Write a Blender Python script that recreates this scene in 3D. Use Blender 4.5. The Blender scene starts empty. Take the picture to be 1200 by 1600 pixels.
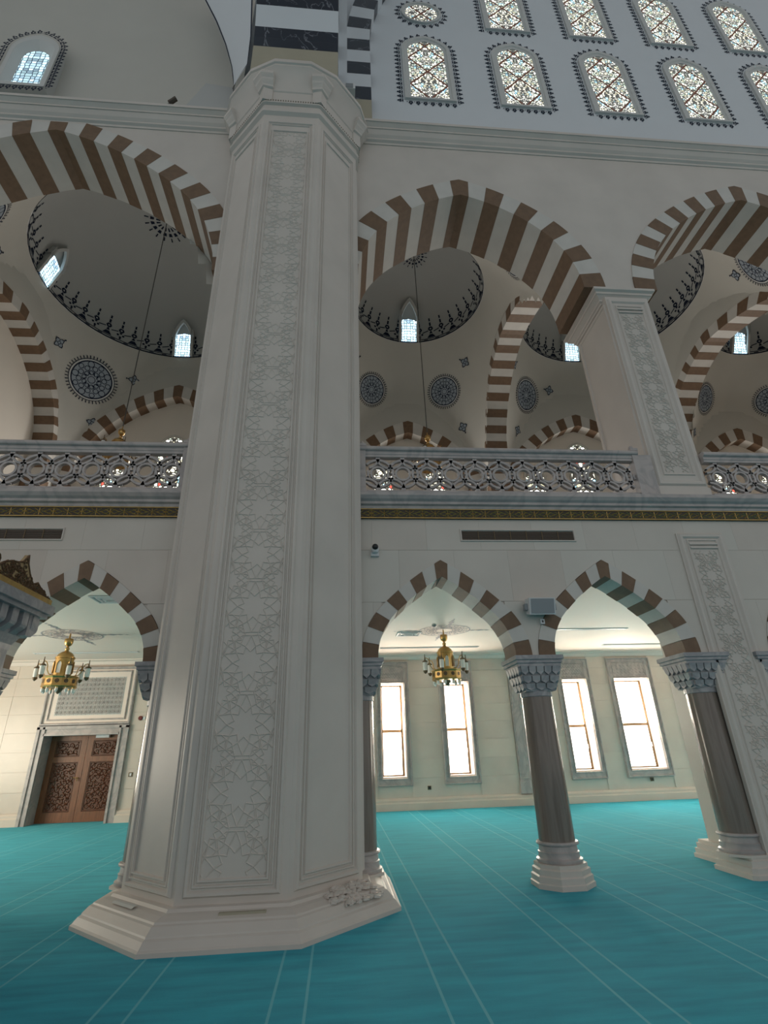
import bpy, bmesh, math, random
from mathutils import Vector, Matrix
from mathutils.bvhtree import BVHTree
random.seed(7)
PI = math.pi
S = bpy.context.scene
COL = S.collection

# ------------------------------------------------------------------ camera
CAM_F, CAM_PITCH, CAM_ROLL, CAM_YAW, EYE = 808.01, 0.428713, -0.0317108, 0.0928710, 1.6
def camera():
    cd = bpy.data.cameras.new('camera'); co = bpy.data.objects.new('camera', cd); COL.objects.link(co)
    cd.sensor_fit = 'VERTICAL'; cd.sensor_height = 36.0; cd.lens = CAM_F*36.0/1600.0
    cd.clip_start = 0.05; cd.clip_end = 400
    cp, sp = math.cos(CAM_PITCH), math.sin(CAM_PITCH)
    cr, sr = math.cos(CAM_ROLL), math.sin(CAM_ROLL)
    cy, sy = math.cos(CAM_YAW), math.sin(CAM_YAW)
    B = Matrix(((1,0,0),(0,0,-1),(0,1,0)))
    Yw = Matrix(((cy,-sy,0),(sy,cy,0),(0,0,1)))
    P = Matrix(((1,0,0),(0,cp,sp),(0,-sp,cp)))
    Rr = Matrix(((cr,-sr,0),(sr,cr,0),(0,0,1)))
    M = Rr @ P @ B @ Yw                       # world -> (right, down, forward)
    W = Matrix((M[0], -M[1], -M[2]))          # world -> blender camera axes
    m = W.transposed().to_4x4(); m.translation = (0, 0, EYE)
    co.matrix_world = m
    S.camera = co
camera()

# ------------------------------------------------------------------ light and exposure
S.view_settings.view_transform = 'Standard'; S.view_settings.look = 'None'
S.view_settings.gamma = 1.0; S.view_settings.use_curve_mapping = False
S.view_settings.exposure = 0.0
WORLD = 0.57
AISLE = 1.0
GALLERY = 44
S.cycles.max_bounces = 10; S.cycles.diffuse_bounces = 7
wd = bpy.data.worlds.new('daylight'); S.world = wd; wd.use_nodes = True
bg = wd.node_tree.nodes['Background']; bg.inputs[0].default_value = (1.0, 0.97, 0.955, 1); bg.inputs[1].default_value = WORLD
def area(name, loc, rot, sx, sy, power, col):
    l = bpy.data.lights.new(name, 'AREA'); l.shape = 'RECTANGLE'; l.size = sx; l.size_y = sy; l.energy = power; l.color = col
    o = bpy.data.objects.new(name, l); COL.objects.link(o); o.location = loc; o.rotation_euler = rot
    return o
WARM = (1.0, 0.90, 0.74)
# daylight entering through the tall windows of the far aisle wall (one lamp in each opening)
for wx, ww in ((1.62, .70), (3.60, .74), (7.39, .76), (9.28, 1.1), (11.2, .74)):
    area('window_daylight', (wx, 17.042, 2.1), (PI/2-.12, 0, PI), ww-.06, 2.46, 170*AISLE*ww/.75, WARM)
# left end: lamp for unseen end-wall windows; right end: added fill lamp
area('window_daylight', (-12.0, 11.2, 2.2), (0, -PI/2-.12, 0), 2.6, 5.0, 560*AISLE, WARM)
area('window_daylight', (17.6, 12.2, 2.2), (0, PI/2+.2, 0), 2.6, 5.0, 270*AISLE, (1.0, 0.91, 0.78))  # added fill lamp to brighten the aisle, no window behind it
# daylight through the stained windows of the far gallery wall
for wx, wz in ((-8.15, 10.2), (-6.2, 10.9), (-4.25, 10.2), (1.6, 10.2), (3.56, 10.2), (7.45, 10.2), (9.4, 10.9), (11.35, 10.2), (15.2, 10.2), (17.1, 10.2)):
    area('gallery_daylight', (wx, 16.9, wz), (PI/2, 0, PI), .65, 1.5, GALLERY, (1.0, 0.97, 0.93))

# ------------------------------------------------------------------ materials
def mat(name, base, rough=.6, var=.0, vscale=4.0, bump=.0, bscale=60, metal=0.0, spec=.5, stretch=None, emit=None, estr=0):
    m = bpy.data.materials.new(name); m.use_nodes = True
    N = m.node_tree.nodes; L = m.node_tree.links; b = N['Principled BSDF']
    b.inputs['Roughness'].default_value = rough; b.inputs['Metallic'].default_value = metal
    b.inputs['Specular IOR Level'].default_value = spec
    b.inputs['Base Color'].default_value = (*base, 1)
    if emit:
        b.inputs['Emission Color'].default_value = (*emit, 1); b.inputs['Emission Strength'].default_value = estr
    if var or bump:
        tc = N.new('ShaderNodeNewGeometry'); mp = N.new('ShaderNodeMapping'); L.new(tc.outputs['Position'], mp.inputs[0])
        if stretch: mp.inputs['Scale'].default_value = stretch
    if var:
        n = N.new('ShaderNodeTexNoise'); n.inputs['Scale'].default_value = vscale; n.inputs['Detail'].default_value = 6
        L.new(mp.outputs[0], n.inputs['Vector'])
        r = N.new('ShaderNodeValToRGB'); r.color_ramp.elements[0].position = .3; r.color_ramp.elements[1].position = .7
        r.color_ramp.elements[0].color = (*[c*(1-var) for c in base], 1); r.color_ramp.elements[1].color = (*[min(1, c*(1+var)) for c in base], 1)
        L.new(n.outputs['Fac'], r.inputs[0]); L.new(r.outputs[0], b.inputs['Base Color'])
    if bump:
        n2 = N.new('ShaderNodeTexNoise'); n2.inputs['Scale'].default_value = bscale; n2.inputs['Detail'].default_value = 4
        L.new(mp.outputs[0], n2.inputs['Vector'])
        bp = N.new('ShaderNodeBump'); bp.inputs['Strength'].default_value = bump; bp.inputs['Distance'].default_value = .01
        L.new(n2.outputs['Fac'], bp.inputs['Height']); L.new(bp.outputs[0], b.inputs['Normal'])
    return m

def veined(name, base, vein, rough=.3, scale=1.2, width=.06, stretch=(1, 1, 1), dist=1.6, mix=.8):
    m = mat(name, base, rough)
    N = m.node_tree.nodes; L = m.node_tree.links; b = N['Principled BSDF']
    tc = N.new('ShaderNodeNewGeometry'); mp = N.new('ShaderNodeMapping'); mp.inputs['Scale'].default_value = stretch
    L.new(tc.outputs['Position'], mp.inputs[0])
    n = N.new('ShaderNodeTexNoise'); n.inputs['Scale'].default_value = scale; n.inputs['Detail'].default_value = 8; n.inputs['Distortion'].default_value = dist
    L.new(mp.outputs[0], n.inputs['Vector'])
    r = N.new('ShaderNodeValToRGB'); e = r.color_ramp.elements
    e[0].position = .5-width; e[0].color = (0, 0, 0, 1); e[1].position = .5+width; e[1].color = (0, 0, 0, 1)
    k = e.new(.5); k.color = (mix, mix, mix, 1)
    L.new(n.outputs['Fac'], r.inputs[0])
    mx = N.new('ShaderNodeMix'); mx.data_type = 'RGBA'; mx.inputs[6].default_value = (*base, 1); mx.inputs[7].default_value = (*vein, 1)
    L.new(r.outputs[0], mx.inputs[0]); L.new(mx.outputs[2], b.inputs['Base Color'])
    return m

def stained(name, scale, strength, tint=None, lead=.07, rnd=.9, body=(.35, .33, .3), vine=None):
    """backlit pieces of coloured glass set in plaster tracery, mirrored about the window's axis"""
    m = bpy.data.materials.new(name); m.use_nodes = True
    N = m.node_tree.nodes; L = m.node_tree.links; b = N['Principled BSDF']; b.inputs['Roughness'].default_value = .5
    tc = N.new('ShaderNodeTexCoord'); sx = N.new('ShaderNodeSeparateXYZ'); L.new(tc.outputs['Object'], sx.inputs[0])
    ab = N.new('ShaderNodeMath'); ab.operation = 'ABSOLUTE'; L.new(sx.outputs['X'], ab.inputs[0])
    cb = N.new('ShaderNodeCombineXYZ'); L.new(ab.outputs[0], cb.inputs['X']); L.new(sx.outputs['Z'], cb.inputs['Z'])
    v1 = N.new('ShaderNodeTexVoronoi'); v1.inputs['Scale'].default_value = scale; v1.inputs['Randomness'].default_value = rnd
    v2 = N.new('ShaderNodeTexVoronoi'); v2.feature = 'DISTANCE_TO_EDGE'; v2.inputs['Scale'].default_value = scale; v2.inputs['Randomness'].default_value = rnd
    L.new(cb.outputs[0], v1.inputs['Vector']); L.new(cb.outputs[0], v2.inputs['Vector'])
    gt = N.new('ShaderNodeMath'); gt.operation = 'GREATER_THAN'; gt.inputs[1].default_value = lead; L.new(v2.outputs['Distance'], gt.inputs[0])
    sp = N.new('ShaderNodeSeparateColor'); L.new(v1.outputs['Color'], sp.inputs[0])
    r = N.new('ShaderNodeValToRGB'); r.color_ramp.interpolation = 'CONSTANT'; e = r.color_ramp.elements
    if tint:
        cols = [(0, tint), (.5, tuple(min(1, c*1.15) for c in tint))]
    else:
        cols = [(0, (1, .98, .82)), (.34, (.72, .9, .72)), (.44, (.95, .95, .9)), (.60, (.35, .75, .95)), (.68, (1, .93, .6)), (.80, (.95, .08, .05) if not vine else (.8, .95, .75)), (.87, (.2, .2, .16))]
    e[0].position, e[1].position = cols[0][0], cols[1][0]
    for i, (p, c) in enumerate(cols):
        k = e[i] if i < 2 else e.new(p)
        k.color = (*c, 1)
    L.new(sp.outputs[0], r.inputs[0])
    ms = N.new('ShaderNodeMath'); ms.operation = 'MULTIPLY'; ms.inputs[1].default_value = strength; L.new(gt.outputs[0], ms.inputs[0])
    v3 = N.new('ShaderNodeMath'); v3.operation = 'MULTIPLY_ADD'; v3.inputs[1].default_value = 1.2; v3.inputs[2].default_value = .25; L.new(sp.outputs[1], v3.inputs[0])
    m2 = N.new('ShaderNodeMath'); m2.operation = 'MULTIPLY'; L.new(ms.outputs[0], m2.inputs[0]); L.new(v3.outputs[0], m2.inputs[1])
    src = m2
    b.inputs['Base Color'].default_value = (*body, 1)
    if vine:
        pp = N.new('ShaderNodeMath'); pp.operation = 'PINGPONG'; pp.inputs[1].default_value = vine; L.new(sx.outputs['Z'], pp.inputs[0])
        pw = N.new('ShaderNodeMath'); pw.operation = 'MULTIPLY'; pw.inputs[1].default_value = .49/vine; L.new(pp.outputs[0], pw.inputs[0])
        df = N.new('ShaderNodeMath'); df.operation = 'SUBTRACT'; L.new(pw.outputs[0], df.inputs[0]); L.new(ab.outputs[0], df.inputs[1])
        da = N.new('ShaderNodeMath'); da.operation = 'ABSOLUTE'; L.new(df.outputs[0], da.inputs[0])
        on = N.new('ShaderNodeMath'); on.operation = 'GREATER_THAN'; on.inputs[1].default_value = .033; L.new(da.outputs[0], on.inputs[0])
        m3 = N.new('ShaderNodeMath'); m3.operation = 'MULTIPLY'; L.new(m2.outputs[0], m3.inputs[0]); L.new(on.outputs[0], m3.inputs[1]); src = m3
        mx = N.new('ShaderNodeMix'); mx.data_type = 'RGBA'; mx.inputs[6].default_value = (.34, .12, .07, 1); mx.inputs[7].default_value = (*body, 1); L.new(on.outputs[0], mx.inputs[0]); L.new(mx.outputs[2], b.inputs['Base Color'])
    L.new(r.outputs[0], b.inputs['Emission Color']); L.new(src.outputs[0], b.inputs['Emission Strength'])
    return m

M = {}
M['stone'] = mat('cream_stone', (.62, .56, .505), .42, .05, 1.3, .05, 40)
M['slab'] = mat('stone_slab', (.60, .55, .49), .38, .05, 1.1, .04, 40)
M['slab_b'] = mat('stone_slab_rose', (.585, .525, .465), .38, .06, 1.4, .04, 40)
M['slab_c'] = mat('stone_slab_pale', (.61, .57, .51), .38, .05, .9, .04, 40)
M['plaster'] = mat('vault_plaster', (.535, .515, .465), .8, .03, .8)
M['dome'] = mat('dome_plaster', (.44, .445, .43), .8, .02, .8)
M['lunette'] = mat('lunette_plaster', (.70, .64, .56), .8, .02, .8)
M['white'] = mat('white_plaster', (.66, .685, .71), .75, .015, .8)
M['ceil'] = mat('ceiling_plaster', (.88, .76, .68), .7, .01, .8)
M['aisle'] = mat('aisle_slab', (.68, .59, .51), .3, .05, 1.2)
M['aisle_b'] = mat('aisle_slab_grey', (.66, .57, .495), .28, .06, 1.6)
M['vwhite'] = mat('pale_voussoir', (.605, .575, .53), .5, .05, 3)
M['brown'] = mat('brown_voussoir', (.175, .105, .06), .55, .12, 9)
M['grey'] = veined('grey_marble', (.49, .437, .415), (.35, .322, .315), .35, 1.6, .10)
M['greyd'] = veined('grey_capital_marble', (.43, .415, .415), (.27, .27, .285), .4, 3, .14)
M['shaft'] = veined('brown_column_marble', (.165, .13, .108), (.27, .225, .19), .16, 2.2, .22, (5, 5, .35), .6, .7)
M['navy'] = mat('navy_paint', (.010, .016, .036), .8, spec=.2)
M['bluegrey'] = mat('bluegrey_paint', (.31, .355, .40), .7)
M['palepaint'] = mat('pale_painted_band', (.58, .58, .56), .7)
M['navymarble'] = veined('navy_marble', (.012, .014, .026), (.22, .23, .26), .3, .9, .012, (1, 1, 1), 2.4, .9)
M['beige'] = mat('beige_stone', (.40, .36, .27), .6, .04, 2)
M['gold'] = mat('brass', (.56, .36, .14), .34, .12, 10, metal=1.0)
M['goldd'] = mat('gilded_relief', (.52, .36, .13), .42, .15, 14, metal=.75)
M['bead'] = mat('shadowed_bead', (.20, .175, .13), .7)  # dark tone painted in for the shade of drilled holes
M['crestbg'] = mat('gilt_ground', (.40, .285, .15), .6, .12, 10)
M['crest'] = mat('brown_scroll', (.12, .062, .025), .5)
M['friezebg'] = mat('dark_frieze_ground', (.035, .025, .012), .5)
M['wood'] = mat('carved_walnut', (.20, .078, .034), .42, .25, 5, .15, 30, stretch=(6, 6, .6))
M['woodd'] = mat('dark_carved_walnut', (.115, .042, .02), .45, .2, 8)
M['black'] = mat('black_plastic', (.015, .015, .016), .4)
M['plasticw'] = mat('white_plastic', (.72, .72, .72), .4)
M['plasticg'] = mat('grey_speaker_mesh', (.30, .315, .33), .6)
M['dkgrille'] = mat('bronze_grille', (.085, .06, .042), .5)
M['bronze'] = mat('bronze_frame', (.15, .10, .05), .5, metal=.2)
M['lampglass'] = mat('white_lamp_glass', (.85, .85, .82), .15)
M['pane'] = mat('bright_window_glass', (.8, .8, .8), .2, emit=(1.0, .985, .93), estr=4.5)
M['lavender'] = mat('lavender_grey_paint', (.40, .37, .40), .7)
M['dark'] = mat('dark_slot', (.05, .05, .05), .6)
M['slotlight'] = mat('pale_slot', (.62, .61, .57), .6)
M['cable'] = mat('steel_cable', (.07, .07, .065), .5)
M['hall_glass'] = stained('hall_stained_glass', 13.5, 1.9, None, .13, vine=.62)
M['gal_glass'] = stained('gallery_stained_glass', 6.3, 2.8, None, .10)
M['lat_glass'] = stained('dome_lattice_glass', 10, 2.6, (.55, .8, .95), .09, .35, (.1, .15, .25))
M['side_glass'] = stained('cool_lattice_glass', 8.5, 1.3, (.55, .83, .95), .09, .3, (.12, .17, .3))

def carpet():
    m = mat('teal_carpet', (.02, .25, .30), .95, spec=.1)
    N = m.node_tree.nodes; L = m.node_tree.links; b = N['Principled BSDF']
    b.inputs['Sheen Weight'].default_value = .30; b.inputs['Sheen Tint'].default_value = (.35, .95, 1, 1); b.inputs['Sheen Roughness'].default_value = .5
    g = N.new('ShaderNodeNewGeometry'); sx = N.new('ShaderNodeSeparateXYZ'); L.new(g.outputs['Position'], sx.inputs[0])
    def line(off):
        a = N.new('ShaderNodeMath'); a.operation = 'SUBTRACT'; a.inputs[1].default_value = off; L.new(sx.outputs['X'], a.inputs[0])
        p = N.new('ShaderNodeMath'); p.operation = 'PINGPONG'; p.inputs[1].default_value = .5975; L.new(a.outputs[0], p.inputs[0])
        c = N.new('ShaderNodeMath'); c.operation = 'LESS_THAN'; c.inputs[1].default_value = .0105; L.new(p.outputs[0], c.inputs[0])
        return c
    l1, l2 = line(-.455), line(-.215)
    mxx = N.new('ShaderNodeMath'); mxx.operation = 'MAXIMUM'; L.new(l1.outputs[0], mxx.inputs[0]); L.new(l2.outputs[0], mxx.inputs[1])
    mp = N.new('ShaderNodeMapping'); mp.inputs['Scale'].default_value = (1.2, 7, 1); mp.inputs['Rotation'].default_value = (0, 0, .12); L.new(g.outputs['Position'], mp.inputs[0])
    n = N.new('ShaderNodeTexNoise'); n.inputs['Scale'].default_value = 1.1; n.inputs['Detail'].default_value = 9; L.new(mp.outputs[0], n.inputs['Vector'])
    r = N.new('ShaderNodeValToRGB'); r.color_ramp.elements[0].position = .3; r.color_ramp.elements[1].position = .72
    r.color_ramp.elements[0].color = (.006, .205, .30, 1); r.color_ramp.elements[1].color = (.015, .325, .435, 1)
    L.new(n.outputs['Fac'], r.inputs[0])
    mx = N.new('ShaderNodeMix'); mx.data_type = 'RGBA'; mx.inputs[7].default_value = (.15, .42, .48, 1)
    k = N.new('ShaderNodeMath'); k.operation = 'MULTIPLY'; k.inputs[1].default_value = .75; L.new(mxx.outputs[0], k.inputs[0])
    L.new(k.outputs[0], mx.inputs[0]); L.new(r.outputs[0], mx.inputs[6]); L.new(mx.outputs[2], b.inputs['Base Color'])
    n2 = N.new('ShaderNodeTexNoise'); n2.inputs['Scale'].default_value = 140; L.new(g.outputs['Position'], n2.inputs['Vector'])
    bp = N.new('ShaderNodeBump'); bp.inputs['Strength'].default_value = .35; bp.inputs['Distance'].default_value = .01
    L.new(n2.outputs['Fac'], bp.inputs['Height']); L.new(bp.outputs[0], b.inputs['Normal'])
    return m
M['carpet'] = carpet()

# ------------------------------------------------------------------ mesh helpers
OFF = {}
class MB:
    def __init__(s): s.v = []; s.f = []
    def add(s, vs, fs):
        n = len(s.v); s.v += [tuple(p) for p in vs]; s.f += [tuple(i+n for i in f) for f in fs]; return s
    def box(s, x0, x1, y0, y1, z0, z1):
        return s.add([(x0,y0,z0),(x1,y0,z0),(x1,y1,z0),(x0,y1,z0),(x0,y0,z1),(x1,y0,z1),(x1,y1,z1),(x0,y1,z1)],
                     [(0,3,2,1),(4,5,6,7),(0,1,5,4),(1,2,6,5),(2,3,7,6),(3,0,4,7)])
    def prism(s, poly, fn0, fn1):
        """poly of 2d points; fn0 / fn1 map (a, b) to 3d for the two ends"""
        n = len(poly); a = [fn0(*p) for p in poly]; b = [fn1(*p) for p in poly]
        return s.add(a+b, [tuple(range(n-1, -1, -1)), tuple(range(n, 2*n))] + [(i, (i+1) % n, n+(i+1) % n, n+i) for i in range(n)])
    def prism_y(s, poly, y0, y1): return s.prism(poly, lambda a, b: (a, y0, b), lambda a, b: (a, y1, b))
    def loft(s, rings, cap0=True, cap1=True, closed=True):
        n = len(rings[0]); vs = [p for r in rings for p in r]; fs = []
        for k in range(len(rings)-1):
            for i in range(n if closed else n-1):
                j = (i+1) % n; fs.append((k*n+i, k*n+j, (k+1)*n+j, (k+1)*n+i))
        if cap0 and closed: fs.append(tuple(range(n-1, -1, -1)))
        if cap1 and closed: fs.append(tuple((len(rings)-1)*n+i for i in range(n)))
        return s.add(vs, fs)
    def lathe(s, prof, cx=0, cy=0, n=20, z0=0, rot=0):
        return s.loft([[(cx+r*math.cos(rot+2*PI*i/n), cy+r*math.sin(rot+2*PI*i/n), z0+z) for i in range(n)] for r, z in prof])
    def tube(s, pts, r, n=6):
        P = [Vector(p) for p in pts]; rings = []
        for i, p in enumerate(P):
            t = (P[min(i+1, len(P)-1)]-P[max(i-1, 0)]).normalized()
            u = t.cross(Vector((0, 0, 1)));
            if u.length < 1e-3: u = t.cross(Vector((1, 0, 0)))
            u.normalize(); w = t.cross(u)
            rr = r[i] if isinstance(r, (list, tuple)) else r
            rings.append([p+u*rr*math.cos(2*PI*k/n)+w*rr*math.sin(2*PI*k/n) for k in range(n)])
        return s.loft(rings)
    def build(s, name, m, parent=None, smooth=None):
        me = bpy.data.meshes.new(name)
        off = OFF.get(parent.name, Vector((0, 0, 0))) if parent else Vector((0, 0, 0))
        me.from_pydata([(x-off.x, y-off.y, z-off.z) for x, y, z in s.v], [], s.f); me.update()
        bm = bmesh.new(); bm.from_mesh(me); bmesh.ops.recalc_face_normals(bm, faces=bm.faces); bm.to_mesh(me); bm.free()
        if smooth:
            me.polygons.foreach_set('use_smooth', [True]*len(me.polygons)); me.set_sharp_from_angle(angle=math.radians(smooth))
        me.materials.append(m)
        o = bpy.data.objects.new(name, me); COL.objects.link(o)
        if parent: o.parent = parent; OFF[o.name] = off
        return o

def thing(name, label, cat, loc=(0, 0, 0), group=None, kind=None):
    o = bpy.data.objects.new(name, None); COL.objects.link(o); o.location = loc; OFF[o.name] = Vector(loc)
    o.empty_display_size = .2
    if kind: o['kind'] = kind
    else: o['label'] = label; o['category'] = cat
    if group: o['group'] = group
    return o
def structure(o): o['kind'] = 'structure'; return o
def stuff(o): o['kind'] = 'stuff'; return o
def tag(o, label, cat, group=None):
    o['label'] = label; o['category'] = cat
    if group: o['group'] = group
    return o
def dup(root, loc, label, group=None):
    r = root.copy(); COL.objects.link(r); r.location = loc; r['label'] = label
    if group: r['group'] = group
    def rec(a, b):
        for ch in list(a.children):
            c = ch.copy(); COL.objects.link(c); c.parent = b; rec(ch, c)
    rec(root, r)
    return r

# ------------------------------------------------------------------ arch curves
def four_centred(hw, h, slope=.3, theta=45, n=14):
    """right half from spring (hw, 0) to apex (0, h); slope is the apex slope"""
    th = math.radians(theta); ps = PI/2-math.atan(slope)
    a1, b1 = 1-math.cos(th), math.cos(th)-math.cos(ps)
    a2, b2 = math.sin(th), math.sin(ps)-math.sin(th)
    det = a1*b2-a2*b1; r1 = (hw*b2-h*b1)/det; r2 = (a1*h-a2*hw)/det
    c1 = (hw-r1, 0); j = (c1[0]+r1*math.cos(th), r1*math.sin(th)); c2 = (j[0]-r2*math.cos(th), j[1]-r2*math.sin(th))
    pts = [(c1[0]+r1*math.cos(th*i/n), r1*math.sin(th*i/n)) for i in range(n)]
    pts += [(c2[0]+r2*math.cos(th+(ps-th)*i/n), c2[1]+r2*math.sin(th+(ps-th)*i/n)) for i in range(n+1)]
    pts[-1] = (0, h)
    return pts
def full_arch(hw, h, slope, theta=45, n=14):
    r = four_centred(hw, h, slope, theta, n)
    return [(-x, z) for x, z in r]+[p for p in r[-2::-1]]
def resample(pts, ts):
    L = [0]
    for a, b in zip(pts, pts[1:]): L.append(L[-1]+math.hypot(b[0]-a[0], b[1]-a[1]))
    out = []; k = 0
    for t in ts:
        d = t*L[-1]
        while k < len(pts)-2 and L[k+1] < d: k += 1
        u = (d-L[k])/max(1e-9, L[k+1]-L[k])
        out.append((pts[k][0]+(pts[k+1][0]-pts[k][0])*u, pts[k][1]+(pts[k+1][1]-pts[k][1])*u))
    return out
def curve_fn(pts):
    def f(x):
        for a, b in zip(pts, pts[1:]):
            if a[0] <= x <= b[0]: return a[1]+(b[1]-a[1])*(x-a[0])/max(1e-9, b[0]-a[0])
        return None
    return f
def voussoirs(parent, outer, inner, n, place, m_odd=None, sub=2):
    """n wedge stones between the two half-plane curves; place(a, z, side) maps to 3d for the two faces"""
    N = n*sub; ts = [i/N for i in range(N+1)]
    if n % 2: ts = ts
    O = resample(outer, ts); I = resample(inner, ts)
    mid = len(ts)//2
    for k in range(n):
        brown = (k-(n-1)//2) % 2 == 0
        idx = list(range(k*sub, k*sub+sub+1))
        po = [O[i] for i in idx]; pi = [I[i] for i in idx]
        if k == (n-1)//2 and sub % 2:      # keystone keeps the apex point
            po.insert((sub+1)//2, resample(outer, [.5])[0]); pi.insert((sub+1)//2, resample(inner, [.5])[0])
        poly = po+pi[::-1]
        e = 0.006 if brown else 0.0
        b = MB().prism(poly, lambda a, z: place(a, z, 0, e), lambda a, z: place(a, z, 1, e))
        b.build('voussoir', M['brown'] if brown else M['vwhite'], parent)

def strip_wall(xs, zb, zt, y0, y1, b=None):
    b = b or MB()
    rows = [[(x, y0, zb(x)) for x in xs], [(x, y0, zt) for x in xs], [(x, y1, zt) for x in xs], [(x, y1, zb(x)) for x in xs]]
    n = len(xs)
    vs = [p for r in rows for p in r]; fs = []
    for k in range(4):
        j = (k+1) % 4
        for i in range(n-1): fs.append((k*n+i, k*n+i+1, j*n+i+1, j*n+i))
    fs += [(0, n, 2*n, 3*n), (n-1, 4*n-1, 3*n-1, 2*n-1)]
    return b.add(vs, fs)

def frame_ring(b, u0, u1, v0, v1, w, P, d, bev=None):
    """rectangular moulding ring in a (u, v, n) frame given by P(u, v, n)"""
    bev = w*.3 if bev is None else bev
    prof = [(0, 0), (bev, d), (w-bev, d), (w, 0)]
    rings = []
    for o, n in prof:
        rings.append([P(u0+o, v0+o, n), P(u1-o, v0+o, n), P(u1-o, v1-o, n), P(u0+o, v1-o, n)])
    b.loft(rings, False, False)
    return b

def bar2d(b, p, q, w, P, h):
    """raised ridge along p-q on a surface frame"""
    dx, dy = q[0]-p[0], q[1]-p[1]; l = math.hypot(dx, dy)
    if l < 1e-6: return
    nx, ny = -dy/l*w/2, dx/l*w/2
    b.add([P(p[0]+nx, p[1]+ny, 0), P(p[0]-nx, p[1]-ny, 0), P(q[0]-nx, q[1]-ny, 0), P(q[0]+nx, q[1]+ny, 0), P(p[0], p[1], h), P(q[0], q[1], h)],
          [(0, 4, 5, 3), (1, 2, 5, 4), (0, 1, 4), (3, 5, 2)])

def flat_ring(b, c, r0, r1, P, n=16, a0=0, a1=2*PI, h=.0, clip=None):
    k = n if abs(a1-a0-2*PI) < 1e-6 else n
    for i in range(k):
        t0, t1 = a0+(a1-a0)*i/k, a0+(a1-a0)*(i+1)/k
        pts = [(c[0]+r*math.cos(t), c[1]+r*math.sin(t)) for r, t in ((r0, t0), (r1, t0), (r1, t1), (r0, t1))]
        if clip and not all(clip(*p) for p in pts): continue
        b.add([P(x, y, h) for x, y in pts], [(0, 1, 2, 3)])
def flat_poly(b, pts, P, h=0): b.add([P(x, y, h) for x, y in pts], [tuple(range(len(pts)))])

# ------------------------------------------------------------------ numbers of the building
YF, YB = 7.30, 7.78            # lower arcade wall
UF, UB = 7.30, 8.56            # upper arcade wall
YW = 16.6                      # far wall
PX, PY, PA = -1.03, 7.56, 1.31 # great octagonal pillar
LOW = [-6.10, -3.57, 1.51, 4.03, 7.54, 10.05]
LO_HW, LO_H, LI_HW, LI_H, LSP = 1.21, 1.43, .975, 1.17, 2.73
UP = [(-6.2, 4.20, 4.52, 3.72, 4.03, 33), (2.60, 2.76, 3.18, 2.30, 2.66, 21), (9.32, 3.32, 3.58, 2.86, 3.07, 29)]
USP = 10.0
XL, XR = -11.2, 17.2

# ------------------------------------------------------------------ floor, ceilings, walls
structure(MB().box(-30, 34, -30, YW+.6, -.2, 0).build('floor', M['carpet']))
structure(MB().box(-30, 34, -30, 6.0, 29, 29.4).build('ceiling', M['white']))  # unseen nave roof slab, added to keep sky light off the floor
CZ = 4.25
ceil = structure(MB().box(XL-1, XR+1, YB, YW+.6, CZ, CZ+.35).build('ceiling_aisle', M['ceil']))
structure(MB().box(XL-1, XR+1, UF+.1, YW+.6, CZ+.36, 5.2).build('floor_gallery', M['stone']))
# cove between the aisle ceiling and the far wall
b = MB(); prof = [(0, 0), (.03, -.10), (.12, -.03), (.20, 0)]
b.loft([[(x, YW-d, CZ+z) for d, z in [(0, 0), (0, -.14), (.04, -.13), (.10, -.05), (.22, -.02), (.22, 0)]] for x in (XL, XR)])
structure(b.build('trim_1', M['ceil']))

# ---- far aisle wall with its windows
WIN = [(1.62, .70), (3.60, .74), (7.39, .76), (9.28, 1.12), (11.2, .74)]
DOOR = (-8.26, -6.21, 2.2)
WZ0, WZ1 = .83, 3.40
def seg_wall(z0, z1, holes, b):
    x = XL-1
    for h0, h1 in sorted(holes):
        b.box(x, h0, YW+.02, YW+.6, z0, z1); x = h1
    b.box(x, XR+1, YW+.02, YW+.6, z0, z1)
wh = [(c-w/2, c+w/2) for c, w in WIN]
b = MB()
seg_wall(0, WZ0, [DOOR[:2]], b); seg_wall(WZ0, DOOR[2], wh+[DOOR[:2]], b); seg_wall(DOOR[2], WZ1, wh, b); seg_wall(WZ1, 5.0, [], b)
wall_back = structure(b.build('wall_back', M['aisle']))
rows = [.30+.494*i for i in range(9)]; k = 0
for i in range(8):
    z0, z1 = rows[i], min(rows[i+1], CZ-.10)
    holes = []
    if z1 > WZ0-.22 and z0 < 4.03: holes += [(c-w/2-.15, c+w/2+.15) for c, w in WIN]
    holes += [(-8.46, -5.97), (5.26, 5.62), (10.72, 11.0)]
    holes = sorted(holes); x = XL; free = []
    for h0, h1 in holes:
        if h0 > x: free.append((x, h0))
        x = max(x, h1)
    free.append((x, 12.6))
    for f0, f1 in free:
        n = max(1, round((f1-f0)/1.05)); w = (f1-f0)/n
        for j in range(n):
            k += 1
            if f0+j*w > 12.4: continue
            MB().box(f0+j*w+.003, f0+(j+1)*w-.003, YW-random.choice((0, .003, .005)), YW+.03, z0+.003, z1-.003).build('stone_slab', M['aisle'] if random.random() < .6 else M['aisle_b'], wall_back)
# end walls of the aisle (outside the frame)
structure(MB().box(XL-1.2, XL-.9, YB+.9, YW+.6, 0, 20).build('wall_left', M['aisle']))
structure(MB().box(XR+.9, XR+1.2, YB+.9, YW+.6, 0, 20).build('wall_right', M['aisle']))
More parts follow.
